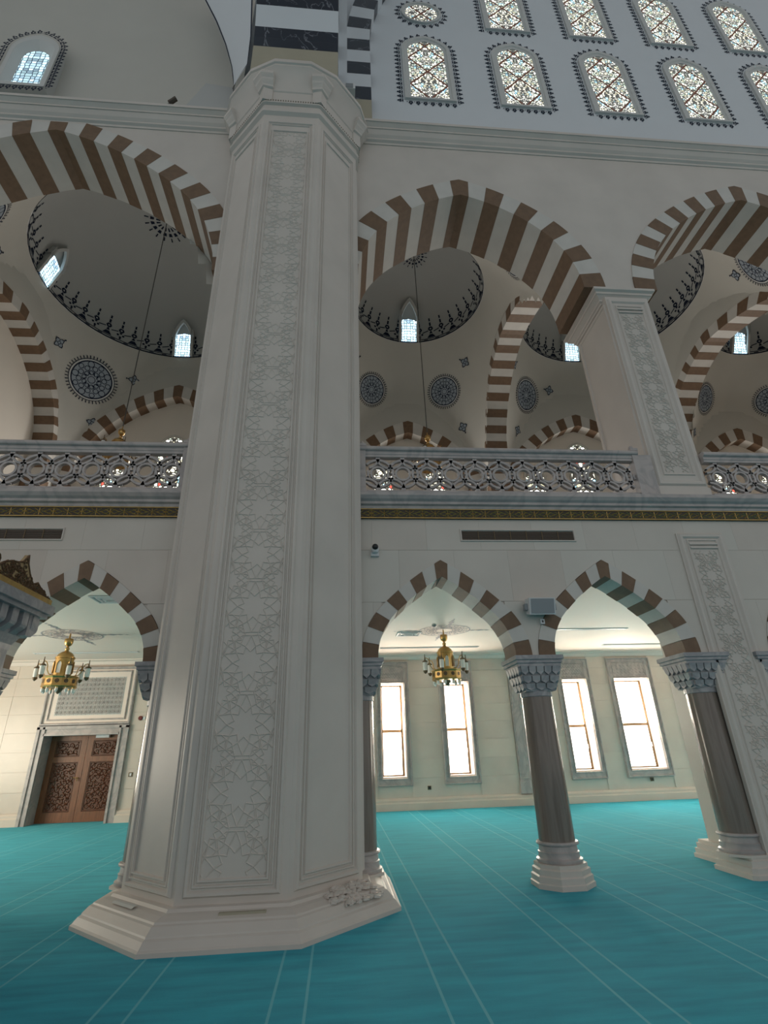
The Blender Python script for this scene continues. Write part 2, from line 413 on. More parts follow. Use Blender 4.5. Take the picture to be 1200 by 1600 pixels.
# baseboard of the far wall
def base_profile(x0, x1, name):
    b = MB().loft([[(x, YW-d, z) for d, z in [(-.02, 0), (.10, 0), (.10, .17), (.07, .20), (.07, .25), (.03, .30), (-.02, .30)]] for x in (x0, x1)])
    return structure(b.build(name, M['aisle']))
base_profile(-5.97, XR, 'baseboard_back'); base_profile(XL, -8.46, 'baseboard_left')

def Pback(off): return lambda u, v, n: (u, off-n, v)
for i, (c, w) in enumerate(WIN):
    t = thing('window_%d' % (i+1), '', '', (c, YW, WZ0), kind='structure')
    b = MB(); P = Pback(YW-.01)
    x0, x1 = c-w/2, c+w/2
    # grey marble surround: flat board with an inner and an outer moulding
    for (a0, a1, z0, z1) in ((x0-.16, x0, WZ0-.22, 4.05), (x1, x1+.16, WZ0-.22, 4.05), (x0, x1, WZ0-.22, WZ0-.02), (x0, x1, 3.95, 4.05)):
        b.box(a0, a1, YW-.05, YW+.02, z0, z1)
    frame_ring(b, x0-.17, x1+.17, WZ0-.23, 4.06, .06, P, .085)
    frame_ring(b, x0-.05, x1+.05, WZ0-.06, WZ1+.05, .045, P, .07)
    b.build('marble_surround', M['grey'], t)
    b = MB().box(x0, x1, YW-.03, YW+.02, WZ1+.05, 3.95)
    for q in range(9):
        for r in range(5):
            cx, cz = x0+(q+.5)*w/9, 3.5+r*.1
            bar2d(b, (cx-.03, cz-.03), (cx+.03, cz+.03), .02, Pback(YW-.03), .012); bar2d(b, (cx-.03, cz+.03), (cx+.03, cz-.03), .02, Pback(YW-.03), .012)
    frame_ring(b, x0+.0, x1-.0, WZ1+.06, 3.94, .04, Pback(YW-.03), .02)
    b.build('carved_frieze', M['grey'], t)
    b = MB()   # plaster reveals
    yb = YW+.52
    b.box(x0-.02, x0+.012, YW-.02, yb, WZ0, WZ1); b.box(x1-.012, x1+.02, YW-.02, yb, WZ0, WZ1); b.box(x0, x1, YW-.02, yb, WZ0-.03, WZ0+.012); b.box(x0, x1, YW-.02, yb, WZ1-.012, WZ1+.03)
    b.build('reveal', M['ceil'], t)
    f = MB(); yf = YW+.42
    for a0, a1, z0, z1 in ((x0, x0+.07, WZ0, WZ1), (x1-.075, x1, WZ0, WZ1), (x0+.05, x1-.05, WZ0, WZ0+.05), (x0+.05, x1-.05, WZ1-.05, WZ1), (x0+.05, x1-.05, 2.03, 2.11)):
        f.box(a0, a1, yf, yf+.06, z0, z1)
    fo = f.build('sash', M['bronze'], t)
    for z0, z1 in ((WZ0+.05, 2.04), (2.10, WZ1-.05)):
        MB().box(x0+.05, x1-.05, yf+.025, yf+.035, z0, z1).build('pane', M['pane'], fo)
    h = MB().box(x1-.09, x1-.06, yf-.03, yf, 1.42, 1.55).box(x1-.08, x1-.07, yf-.05, yf, 1.44, 1.46)
    h.build('handle', M['plasticw'], fo)
for wx in (5.44, 10.86):
    b = MB().box(wx-.16, wx+.16, YW-.06, YW+.02, .30, CZ-.1).box(wx-.19, wx+.19, YW-.09, YW+.02, .30, .62)
    frame_ring(b, wx-.13, wx+.13, .68, 4.0, .03, Pback(YW-.06), .02)
    tag(b.build('wall_pilaster', M['grey']), 'grey marble pilaster strip on the far aisle wall ' + ('behind the free-standing column' if wx < 8 else 'beside the rightmost tall window'), 'pilaster')

# ---- door
t = thing('door_1', '', '', (-7.23, YW, 0), kind='structure')
b = MB(); P = Pback(YW-.01)
b.box(-8.46, -8.26, YW-.06, YW+.02, 0, 2.42).box(-6.21, -5.97, YW-.06, YW+.02, 0, 2.42).box(-8.26, -6.21, YW-.06, YW+.02, 2.2, 2.42)
for x0, x1 in ((-8.46, -8.38), (-8.30, -8.24), (-6.23, -6.17), (-6.05, -5.97)): b.box(x0, x1, YW-.10, YW-.05, 0, 2.42)
b.box(-8.46, -5.97, YW-.10, YW-.05, 2.36, 2.44).box(-8.26, -6.21, YW-.10, YW-.05, 2.19, 2.25)
b.build('marble_casing', M['grey'], t)
b = MB().box(-8.30, -8.248, YW, YW+.55, 0, 2.22).box(-6.222, -6.17, YW, YW+.55, 0, 2.22).box(-8.26, -6.21, YW, YW+.55, 2.19, 2.24)
b.build('reveal', M['grey'], t)
yd = YW+.40
def spiral(c, r, turns, a0, n=18, sgn=1): return [(c[0]+r*(1-i/n*.85)*math.cos(a0+sgn*turns*2*PI*i/n), c[1]+r*(1-i/n*.85)*math.sin(a0+sgn*turns*2*PI*i/n)) for i in range(n+1)]
def scrolls(b, x0, x1, z0, z1, y, seed, step=.13):
    rnd = random.Random(seed); nx = max(1, int((x1-x0)/step)); nz = max(1, int((z1-z0)/step))
    for i in range(nx):
        for j in range(nz):
            c = (x0+(i+.5)*(x1-x0)/nx, z0+(j+.5)*(z1-z0)/nz); r = min((x1-x0)/nx, (z1-z0)/nz)*.52
            p = spiral(c, r, 1.2, rnd.random()*6, 12, rnd.choice((-1, 1)))
            b.tube([(x, y-.004, z) for x, z in p], [.014*(1-.6*k/len(p)) for k in range(len(p))], 4)
            for q in range(3):
                a = rnd.random()*6.28; d = (math.cos(a), math.sin(a)); s = (c[0]+d[0]*r*.6, c[1]+d[1]*r*.6); e = (s[0]+d[0]*.06-d[1]*.02, s[1]+d[1]*.06+d[0]*.02)
                b.tube([(s[0], y, s[1]), ((s[0]+e[0])/2, y-.012, (s[1]+e[1])/2), (e[0], y, e[1])], [.004, .017, .003], 4)
for x0, x1, sd in ((-8.24, -7.235, 1), (-7.225, -6.22, 2)):
    leaf = MB().box(x0, x1, yd+.03, yd+.08, .01, 2.2)
    leaf.box(x0, x0+.16, yd, yd+.03, .01, 2.2).box(x1-.16, x1, yd, yd+.03, .01, 2.2)
    for z0, z1 in ((.01, .26), (1.50, 1.64), (2.06, 2.2)): leaf.box(x0+.16, x1-.16, yd, yd+.03, z0, z1)
    lo = leaf.build('door_leaf', M['wood'], t)
    for z0, z1 in ((.26, 1.50), (1.64, 2.06)):
        p = MB().box(x0+.16, x1-.16, yd+.024, yd+.034, z0, z1); frame_ring(p, x0+.16, x1-.16, z0, z1, .04, Pback(yd+.026), .02)
        scrolls(p, x0+.21, x1-.21, z0+.05, z1-.05, yd+.022, sd*7+int(z0*10)); p.build('carved_panel', M['woodd'], lo)
MB().tube([(-7.31, yd-.05, 1.02), (-7.31, yd-.05, 1.10)], .012).tube([(-7.31, yd, 1.1), (-7.31, yd-.05, 1.1)], .01).tube([(-7.31, yd-.05, 1.1), (-7.42, yd-.05, 1.1)], .011).build('handle', M['gold'], t)
MB().box(-6.98, -6.62, yd-.12, yd-.02, 2.12, 2.2).build('door_closer', M['plasticw'], t)
# over-door panel
t = thing('overdoor_panel', 'pale framed panel with grey geometric fretwork above the carved wooden doors', 'panel', (-7.23, YW, 2.44))
b = MB(); frame_ring(b, -8.46, -5.97, 2.44, 4.07, .09, Pback(YW-.02), .07); frame_ring(b, -8.30, -6.13, 2.58, 3.95, .05, Pback(YW-.02), .05); b.build('panel_frame', M['grey'], t)
MB().box(-8.40, -6.03, YW-.03, YW+.02, 2.5, 4.02).build('back_board', M['ceil'], t)
b = MB(); P = Pback(YW-.035)
for i in range(16):
    for j in range(8):
        c = (-8.10+(i+.5)*1.8/16, 2.74+(j+.5)*1.0/8)
        flat_ring(b, c, .043, .058, P, 10, h=.008)
        for a in range(4):
            d = (math.cos(a*PI/4), math.sin(a*PI/4)); bar2d(b, (c[0]-d[0]*.075, c[1]-d[1]*.075), (c[0]+d[0]*.075, c[1]+d[1]*.075), .012, P, .008)
stuff(b.build('fretwork', M['grey'], t)); MB().box(-8.12, -6.28, YW-.034, YW-.03, 2.72, 3.76).build('fret_ground', M['palepaint'], t)

# ---- lower arcade wall
low_full = full_arch(LO_HW, LO_H, .58); low_in = full_arch(LI_HW, LI_H, .58)
def low_bottom(x):
    for c in LOW:
        if abs(x-c) < LO_HW:
            z = curve_fn([(p[0], p[1]) for p in low_full])(x-c)
            return LSP+z
    return LSP
xs = set([XL, XR])
for c in LOW: xs |= set(round(c+p[0], 5) for p in low_full)
xs = sorted(xs)
GT = 4.83
wall_arc = structure(strip_wall(xs, low_bottom, 5.2, YF+.02, YB-.01).build('wall_arcade', M['stone']))
lowpts = low_full
zr = [LSP, 3.52, 4.32, GT]
for r in range(3):
    x = -9.6+(.4 if r % 2 else 0)
    while x < 11.6:
        w = .84; x0, x1 = x, x+w; x += w
        if x0 > PX-PA and x1 < PX+PA: continue
        sx = sorted(set([x0+.0008, x1-.0008]+[v for v in xs if x0 < v < x1]))
        low = [max(zr[r], low_bottom(v)) for v in sx]; top = zr[r+1]-.0015
        run = []; runs = []
        for v, l in zip(sx, low):
            if l < top-.004: run.append((v, l))
            else:
                if len(run) > 1: runs.append(run)
                run = []
        if len(run) > 1: runs.append(run)
        for run in runs:
            poly = [(v, l+.002) for v, l in run]+[(run[-1][0], top), (run[0][0], top)]
            MB().prism_y(poly, YF, YF+.025).build('stone_slab', random.choice((M['slab'], M['slab'], M['slab_b'], M['slab_c'])), wall_arc)
WHERE_LOW = {-3.57: 'left of the great pillar, before the carved doors', 1.51: 'immediately right of the great pillar', 4.03: 'between the free-standing column and the right pilaster', 7.54: 'right of the right pilaster, cut by the frame', -6.10: 'behind the gilded pulpit'}
for c in LOW[:5]:
    t = thing('striped_arch', 'lower pointed striped arch ' + WHERE_LOW[c], 'arch', (c, YF, LSP))
    def place(a, z, s, e, c=c): return (c+a, (YF-.012-e) if s == 0 else (YB+.008+e), LSP+z-e)
    voussoirs(t, low_full, low_in, 17, place, sub=3)

# ---- upper arcade wall
ups = []
for c, ho, h, hi, hin, n in UP: ups.append((c, ho, full_arch(ho, h, .3), full_arch(hi, hin, .3)))
# the bay on the far right, of which only the dome and back wall show
def up_bottom(x):
    for c, ho, fo, fi in ups:
        if abs(x-c) < ho: return USP+curve_fn(fo)(x-c)
    return USP
xs2 = set([XL-.4, XR])
for c, ho, fo, fi in ups: xs2 |= set(round(c+p[0], 5) for p in fo)
xs2 = sorted(v for v in xs2)
structure(strip_wall(xs2, up_bottom, 15.0, UF+.0, UB).build('wall_gallery', M['stone']))
LAB_UP = ['large upper arch of brown and white stones left of the great pillar', 'upper arch of brown and white stones between the great pillar and the upper right pillar', 'upper arch of brown and white stones right of the upper right pillar']
for (c, ho, h, hi, hin, n), (_, _, fo, fi), lab in zip(UP, ups, LAB_UP):
    t = thing('striped_arch', lab, 'arch', (c, UF, USP))
    def place(a, z, s, e, c=c): return (c+a, (UF-.02-e) if s == 0 else (UB+.02+e), USP+z-e)
    voussoirs(t, fo, fi, n, place, sub=3)

# ---- cornices and balcony edge
def run_profile(name, prof, x0, x1, m, y=YF):
    return structure(MB().loft([[(x, y-d, z) for d, z in prof] for x in (x0, x1)]).build(name, m))
corn = [(-.05, 14.28), (.02, 14.28), (.03, 14.33), (.08, 14.36), (.08, 14.41), (.13, 14.46), (.19, 14.55), (.21, 14.55), (.21, 14.60), (.28, 14.66), (.30, 14.66), (.30, 14.74), (-.05, 14.80)]
run_profile('trim_2', corn, PX+PA-.1, XR, M['stone']); run_profile('trim_3', corn, XL-.4, PX-PA+.1, M['stone'])
edge = [(-.05, 4.99), (.05, 4.99), (.06, 5.03), (.10, 5.05), (.10, 5.09), (.14, 5.12), (.17, 5.17), (.17, 5.23), (-.05, 5.24)]
run_profile('trim_4', edge, PX+PA-.1, XR, M['grey']); run_profile('trim_5', edge, XL-.4, PX-PA+.1, M['grey'])

# ---- gilded frieze
for i, (x0, x1, side) in enumerate(((XL-.4, PX-PA, 'left'), (PX+PA, 12.2, 'right'))):
    t = thing('gilded_frieze', 'narrow dark frieze with gilded arabesque under the balcony edge %s of the great pillar' % side, 'frieze', ((x0+x1)/2, YF, GT))
    b = MB().box(x0, x1, YF-.035, YF+.02, GT, 4.99); b.build('frieze_ground', M['friezebg'], t)
    b = MB().box(x0, x1, YF-.045, YF-.03, GT, GT+.012).box(x0, x1, YF-.045, YF-.03, 4.978, 4.99)
    b.build('gilt_border', M['goldd'], t)
    b = MB(); P = Pback(YF-.035); zc = (GT+4.99)/2; per = .40; n = int((x1-x0)/per)
    for k in range(n):
        c = x0+per*(k+.5)
        L = [((-.13, 0), (0, .058)), ((0, .058), (.13, 0)), ((.13, 0), (0, -.058)), ((0, -.058), (-.13, 0)), ((-.075, -.035), (.075, .035)), ((-.075, .035), (.075, -.035)), ((-.03, 0), (.03, 0)), ((0, -.05), (0, .05)),
             ((-.2, -.055), (-.2, .055)), ((-.2, 0), (-.13, .052)), ((-.2, 0), (-.13, -.052)), ((.2, 0), (.13, .052)), ((.2, 0), (.13, -.052)), ((-.16, .0), (-.11, .0)), ((.16, 0), (.11, 0))]
        for p, q in L: bar2d(b, (c+p[0], zc+p[1]), (c+q[0], zc+q[1]), .014, P, .008)
    stuff(b.build('gilt_arabesque', M['goldd'], t))

# ---- vent grilles on the lower wall
for x0, x1, lab in ((1.88, 3.66, 'long bronze vent grille in the wall above the arch right of the great pillar'), (-5.8, -4.02, 'long bronze vent grille in the wall left of the great pillar')):
    t = thing('vent_grille', lab, 'vent', ((x0+x1)/2, YF, 4.5))
    b = MB(); frame_ring(b, x0-.035, x1+.035, 4.455, 4.665, .035, Pback(YF), .02); b.build('grille_frame', M['stone'], t)
    MB().box(x0, x1, YF-.004, YF+.02, 4.49, 4.63).build('duct_back', M['dkgrille'], t)
    for k in range(5): MB().box(x0, x1, YF-.014, YF-.004, 4.50+k*.026, 4.512+k*.026).build('slat', M['dkgrille'], t)
    b = MB()
    for k in range(1, 7): b.box(x0+(x1-x0)*k/7-.006, x0+(x1-x0)*k/7+.006, YF-.018, YF-.004, 4.49, 4.63)
    b.build('divider', M['bronze'], t)

# ------------------------------------------------------------------ the great pillar
def octa(a, z, cx=PX, cy=PY):
    r = a/math.cos(PI/8); return [(cx+r*math.cos(PI/8+i*PI/4), cy+r*math.sin(PI/8+i*PI/4), z) for i in range(8)]
def face_frame(k, a, cx=PX, cy=PY):
    """frame of octagon face k (0 faces -Y, then turning to +X)"""
    ang = -PI/2+k*PI/4; n = Vector((math.cos(ang), math.sin(ang), 0)); u = Vector((-n.y, n.x, 0)); o = Vector((cx, cy, 0))
    return lambda s, z, d: tuple(o+n*(a+d)+u*s+Vector((0, 0, z)))
def star_tracery(b, P, w, z0, z1, pitch, bw=.017, h=.009):
    """ten-pointed star interlace"""
    x0, x1 = -w/2, w/2
    def clipbar(p, q):
        # clip a segment to the panel
        t0, t1 = 0, 1; dx, dz = q[0]-p[0], q[1]-p[1]
        for d, lo, hi, v in ((dx, x0, x1, p[0]), (dz, z0, z1, p[1])):
            if abs(d) < 1e-9:
                if v < lo or v > hi: return
            else:
                a, c = (lo-v)/d, (hi-v)/d
                if a > c: a, c = c, a
                t0, t1 = max(t0, a), min(t1, c)
        if t1-t0 < .02: return
        bar2d(b, (p[0]+dx*t0, p[1]+dz*t0), (p[0]+dx*t1, p[1]+dz*t1), bw, P, h)
    n = int((z1-z0)/pitch)+1
    def star(c, R):
        o = [(c[0]+R*math.sin(2*PI*i/10), c[1]+R*math.cos(2*PI*i/10)) for i in range(10)]
        q = [(c[0]+R*.62*math.sin(2*PI*(i+.5)/10), c[1]+R*.62*math.cos(2*PI*(i+.5)/10)) for i in range(10)]
        m = [(c[0]+R*.40*math.sin(2*PI*i/10), c[1]+R*.40*math.cos(2*PI*i/10)) for i in range(10)]
        e = [(c[0]+R*1.06*math.sin(2*PI*(i+.5)/10), c[1]+R*1.06*math.cos(2*PI*(i+.5)/10)) for i in range(10)]
        for i in range(10):
            j = (i+1) % 10
            clipbar(m[i], q[i]); clipbar(q[i], m[j]); clipbar(q[i], o[i]); clipbar(q[i], o[j]); clipbar(o[i], e[i]); clipbar(e[i], o[j])
    for i in range(n+1):
        star((0, z0+pitch*(i+.1)), pitch*.47)
        for s in (-1, 1): star((s*w*.5, z0+pitch*(i+.6)), pitch*.34)
t = thing('great_pillar', 'huge octagonal cream marble pillar with star-carved panels, rising to the upper cornice', 'pillar', (PX, PY, 0))
b = MB().loft([octa(a, z) for a, z in [(1.72, 0), (1.72, .035), (1.70, .05), (1.66, .10), (1.635, .115), (1.63, .13), (1.575, .185), (1.55, .195), (1.54, .21), (1.46, .235), (1.40, .245), (1.38, .27), (1.30, .275)]])
pl = b.build('plinth', M['stone'], t)
b = MB().loft([octa(a, z) for a, z in [(1.31, .24), (1.31, 13.3)]]); b.build('shaft', M['stone'], t)
FW = 1.31*math.tan(PI/8)*2
for k in (-2, -1, 0, 1, 2):
    P = face_frame(k, PA)
    b = MB()
    frame_ring(b, -FW/2+.07, FW/2-.07, .33, 12.98, .06, P, .028); frame_ring(b, -FW/2+.145, FW/2-.145, .405, 12.90, .03, P, .018); frame_ring(b, -FW/2+.19, FW/2-.19, .45, 12.7, .035, P, .024)
    b.build('panel_moulding', M['stone'], t)
    if k in (0, -2, 2):
        b = MB(); star_tracery(b, P, FW-.46, .50, 12.64, .66); b.build('star_tracery', M['stone'], t)
# capital
cap = [(1.31, 13.20), (1.37, 13.25), (1.37, 13.33), (1.335, 13.36), (1.335, 13.50), (1.385, 13.52), (1.385, 13.555), (1.35, 13.58), (1.35, 13.93), (1.37, 13.95), (1.39, 14.03), (1.45, 14.20), (1.53, 14.34), (1.60, 14.42), (1.60, 14.46), (1.63, 14.48), (1.63, 14.58), (1.60, 14.65)]
def octc(a, z):
    """octagon with clipped corners"""
    o = octa(a, z); out = []; c = .30 if a > 1.4 else .02
    c = max(.02, min(.30, (a-1.36)*1.4))
    for i in range(8):
        p, q, r = Vector(o[i-1]), Vector(o[i]), Vector(o[(i+1) % 8])
        out += [tuple(q+(p-q).normalized()*c), tuple(q+(r-q).normalized()*c)]
    return out
MB().loft([octc(a, z) for a, z in cap]).build('capital', M['stone'], t, 30)
for i in range(8):
    ang = PI/8+i*PI/4
    if math.sin(ang) > .5: continue
    u = Vector((math.cos(ang), math.sin(ang), 0)); w = Vector((-u.y, u.x, 0)); c0 = Vector((PX, PY, 0))
    rings = []
    for hw, r0, r1, z in [(.15, 1.2, 1.53, 13.575), (.15, 1.2, 1.53, 13.96), (.175, 1.2, 1.565, 13.98), (.18, 1.2, 1.575, 14.03), (.205, 1.2, 1.625, 14.10), (.215, 1.2, 1.64, 14.14), (.235, 1.2, 1.69, 14.20), (.235, 1.2, 1.69, 14.28), (.20, 1.2, 1.66, 14.36)]:
        rings.append([tuple(c0+u*r0-w*hw*.7+Vector((0, 0, z))), tuple(c0+u*(r1-.10)-w*hw+Vector((0, 0, z))), tuple(c0+u*r1+Vector((0, 0, z))), tuple(c0+u*(r1-.10)+w*hw+Vector((0, 0, z))), tuple(c0+u*r0+w*hw*.7+Vector((0, 0, z)))])
    MB().loft(rings).build('corner_bracket', M['stone'], t)
b = MB()
for k in (-2, -1, 0, 1, 2):
    P = face_frame(k, 1.385)
    for q in range(22):
        s = -.55+1.1*(q+.5)/22; p = [P(s-.014, 13.56, 0), P(s+.014, 13.56, 0), P(s+.014, 13.60, 0), P(s-.014, 13.60, 0), P(s, 13.58, .014)]
        b.add(p, [(0, 1, 4), (1, 2, 4), (2, 3, 4), (3, 0, 4)])
b.build('bead_row', M['bead'], t)
# little floor grille and the carved boss on the plinth
P = face_frame(0, 0)
b = MB()
y0 = PY-1.475
b.box(PX-.08, PX+.36, y0-.02, y0+.03, .215, .2425)
for q in range(26): b.box(PX-.07+q*.0162, PX-.062+q*.0162, y0-.012, y0+.022, .225, .245)
b.build('vent_slot', M['beige'], pl)
b = MB(); Pf = face_frame(-1, 0)
b.add([Pf(-.33, .235, 1.50), Pf(.10, .235, 1.50), Pf(.10, .249, 1.47), Pf(-.33, .249, 1.47)], [(0, 1, 2, 3)])
b.add([Pf(-.33, .249, 1.47), Pf(.10, .249, 1.47), Pf(.10, .252, 1.44), Pf(-.33, .252, 1.44)], [(0, 1, 2, 3)])
b.build('inset_strip', M['slotlight'], pl)
b = MB(); Pf = face_frame(1, 0); rnd = random.Random(3)
for q in range(80):
    u = rnd.uniform(-.14, .50); v = rnd.uniform(-1, 1)*(.14-.5*max(0, .05-u)); d0 = 1.50+v; zz = .245+(1.46-d0)*.55
    zz = max(.17, min(.27, zz)); a = rnd.random()*6.28
    if u < 0 and abs(v) > .05: continue
    pts = [Pf(u+.05*math.cos(a+s*1.1)*(1-s*.1), zz+.012*math.sin(PI*s/5), d0+.045*math.sin(a+s*1.1)*(1-s*.1)) for s in range(6)]
    b.tube(pts, [.008, .017, .02, .018, .013, .004], 5)
stuff(b.build('carved_boss', M['stone'], pl, 60))

# ------------------------------------------------------------------ free-standing columns
def column(x, y, label, plinth=True):
    t = thing('marble_column', label, 'column', (x, y, 0))
    n8 = lambda a, z, n=8: [(x+a/math.cos(PI/n)*math.cos(PI/n+2*PI*i/n), y+a/math.cos(PI/n)*math.sin(PI/n+2*PI*i/n), z) for i in range(n)]
    z0 = 0 if plinth else .22
    prof = [(.36, 0), (.36, .05), (.345, .06), (.345, .12), (.325, .135), (.325, .19), (.30, .205), (.30, .245)] if plinth else [(.30, .22), (.30, .25)]
    MB().loft([n8(a, z) for a, z in prof]).build('plinth', M['stone'], t)
    MB().lathe([(.27, .24), (.285, .26), (.285, .285), (.255, .30), (.25, .34), (.255, .36), (.24, .37), (.235, .43), (.262, .44), (.265, .455), (.255, .47), (.22, .475)], x, y, 28).build('base', M['grey'], t, 40)
    MB().lathe([(.226, .46), (.222, 1.0), (.205, 2.21)], x, y, 32).build('shaft', M['shaft'], t, 40)
    c = MB().lathe([(.20, 2.19), (.218, 2.20), (.218, 2.26), (.20, 2.27)], x, y, 24)
    sq = lambda a, z: [(x-a, y-a, z), (x+a, y-a, z), (x+a, y+a, z), (x-a, y+a, z)]
    c.loft([sq(.205, 2.26), sq(.215, 2.33), sq(.235, 2.40), sq(.255, 2.48), sq(.275, 2.56), sq(.295, 2.60)])
    c.loft([sq(.305, 2.58), sq(.305, 2.62), sq(.325, 2.63), sq(.325, 2.665), sq(.345, 2.675), sq(.345, LSP)])
    co = c.build('capital', M['greyd'], t)
    m = MB()     # stalactite cells in three tiers
    for tier, (a, z, hgt, cnt) in enumerate(((.225, 2.27, .09, 3), (.255, 2.36, .10, 4), (.285, 2.47, .12, 5))):
        for side in range(4):
            for q in range(cnt):
                s = -a+2*a*(q+.5)/cnt; w = a/cnt*.86
                pts = [(s-w, z+hgt*.35), (s, z), (s+w, z+hgt*.35), (s+w, z+hgt), (s-w, z+hgt)]
                def F(u, v, d, side=side, a=a):
                    px, py = u, -(a+d)
                    for _ in range(side): px, py = -py, px
                    return (x+px, y+py, v)
                m.add([F(u, v, -.02) for u, v in pts]+[F(u*(1 if i > 2 else .96), v, .03 if i > 2 else .012) for i, (u, v) in enumerate(pts)], [(9, 8, 7, 6, 5)]+[(i, (i+1) % 5, 5+(i+1) % 5, 5+i) for i in range(5)])
    m.build('muqarnas', M['greyd'], co)
    return t
column(2.79, PY, 'free-standing marble column with stalactite capital and stone plinth, between two pointed arches')
column(5.26, PY, 'marble column standing on the right pier\'s plinth', False)
column(6.37, PY, 'marble column on the right side of the stone pier, cut by the frame', False)
column(.26, PY, 'marble column half hidden behind the right edge of the great pillar', False)
column(-2.32, PY, 'marble column half hidden behind the left edge of the great pillar', False)
column(-4.84, PY, 'marble column hidden behind the gilded pulpit')

# ------------------------------------------------------------------ right pier, lower pilaster and upper pillar
RX0, RX1 = 5.36, 6.16
t = thing('stone_pier', 'cream stone pier with carved pilaster panel at right, below the balcony', 'pier', (5.76, 7.9, 0))
b = MB().box(RX0+.06, RX1, YF+.035, 8.5, .2, GT-.02); b.build('pier_block', M['slab'], t)
def hexa(o, z): return [(5.06-o+.0, 7.95+o, z), (5.06-o, 7.24-o*.2, z), (5.12-o, 7.20-o, z), (6.42+o, 7.20-o, z), (6.46+o, 7.24-o, z), (6.46+o, 8.75+o, z), (5.30-o, 8.75+o, z), (5.30-o, 7.95+o, z)]
MB().loft([hexa(o, z) for o, z in [(0, 0), (0, .05), (-.02, .06), (-.02, .12), (-.045, .13), (-.045, .19), (-.07, .20), (-.07, .235)]]).build('plinth', M['stone'], t)
P = lambda s, z, d: (s, YF-.02-d, z)
b = MB().box(RX0, RX1, YF-.02, YF+.05, .235, 4.60)
frame_ring(b, RX0+.02, RX1-.02, .27, 4.60, .09, P, .025); frame_ring(b, RX0+.14, RX1-.14, .40, 4.50, .035, P, .018)
b.box(RX0+.16, RX1-.16, YF-.05, YF, 4.40, 4.43).box(RX0+.17, RX1-.17, YF-.045, YF, 4.34, 4.37)
b.build('pilaster_frame', M['stone'], t)
b = MB(); star_tracery(b, lambda s, z, d: P(5.76+s, z, d), .38, .5, 4.3, .42, .014, .010); b.build('star_tracery', M['stone'], t)

t = thing('upper_pillar', 'square cream pillar with carved panel standing on the gallery edge at right', 'pillar', (5.72, 7.9, 5.24))
ux0, ux1, uy0, uy1 = 5.28, 6.17, 7.28, 8.58
b = MB().box(ux0-.0, ux1+.0, uy0-.0, uy1, 5.20, 9.75); b.build('shaft', M['stone'], t)
b = MB(); Pu = lambda s, z, d: (s, uy0-d, z)
b.box(ux0-.02, ux1+.02, uy0-.02, uy1+.02, 5.2, 5.42); b.build('base', M['stone'], t)
b = MB()
frame_ring(b, ux0+.02, ux1-.02, 5.46, 9.68, .10, Pu, .03); frame_ring(b, ux0+.16, ux1-.16, 5.66, 9.52, .04, Pu, .02)
b.box(ux0+.18, ux1-.18, uy0-.035, uy0, 9.40, 9.44).box(ux0+.2, ux1-.2, uy0-.03, uy0, 9.32, 9.35)
Ps = lambda s, z, d: (ux0-d, s, z)
frame_ring(b, uy0+.06, uy1-.06, 5.46, 9.62, .07, Ps, .022)
b.build('panel_moulding', M['stone'], t)
b = MB(); star_tracery(b, lambda s, z, d: Pu(5.725+s, z, d), .44, 5.72, 9.28, .44, .015, .011); b.build('star_tracery', M['stone'], t)
def capblock(t, x0, x1, y0, y1):
    r = lambda o, z: [(x0-o, y0-o, z), (x1+o, y0-o, z), (x1+o, y1+o, z), (x0-o, y1+o, z)]
    MB().loft([r(o, z) for o, z in [(0, 9.66), (.03, 9.67), (.03, 9.71), (.06, 9.73), (.06, 9.77), (.13, 9.84), (.15, 9.85), (.15, 9.90), (.20, 9.93), (.20, 9.985)]]).build('capital', M['stone'], t)
capblock(t, ux0, ux1, uy0+.16, uy1)
b = MB()
# other upper piers: behind the great pillar and at the left edge
t = thing('upper_pier', 'upper stone pier mostly hidden behind the great pillar', 'pier', (-1.3, 7.95, 5.2))
MB().box(-2.00, .02, UF+.1, UB-.02, 5.2, 9.8).build('shaft', M['stone'], t); capblock(t, -2.10, .10, UF+.28, UB-.02)
t = thing('upper_pier', 'upper stone pier at the far left end of the gallery', 'pier', (-10.5, 7.95, 5.2))
MB().box(-11.6, -10.35, UF+.05, UB-.02, 5.2, 9.8).build('shaft', M['stone'], t); capblock(t, -11.6, -10.35, UF+.2, UB-.02)
t = thing('upper_pier', 'upper stone pier right of the second upper arch, outside the frame', 'pier', (13.1, 7.95, 5.2))
MB().box(12.65, 13.6, UF+.05, UB-.02, 5.2, 9.8).build('shaft', M['stone'], t); capblock(t, 12.65, 13.6, UF+.2, UB-.02)

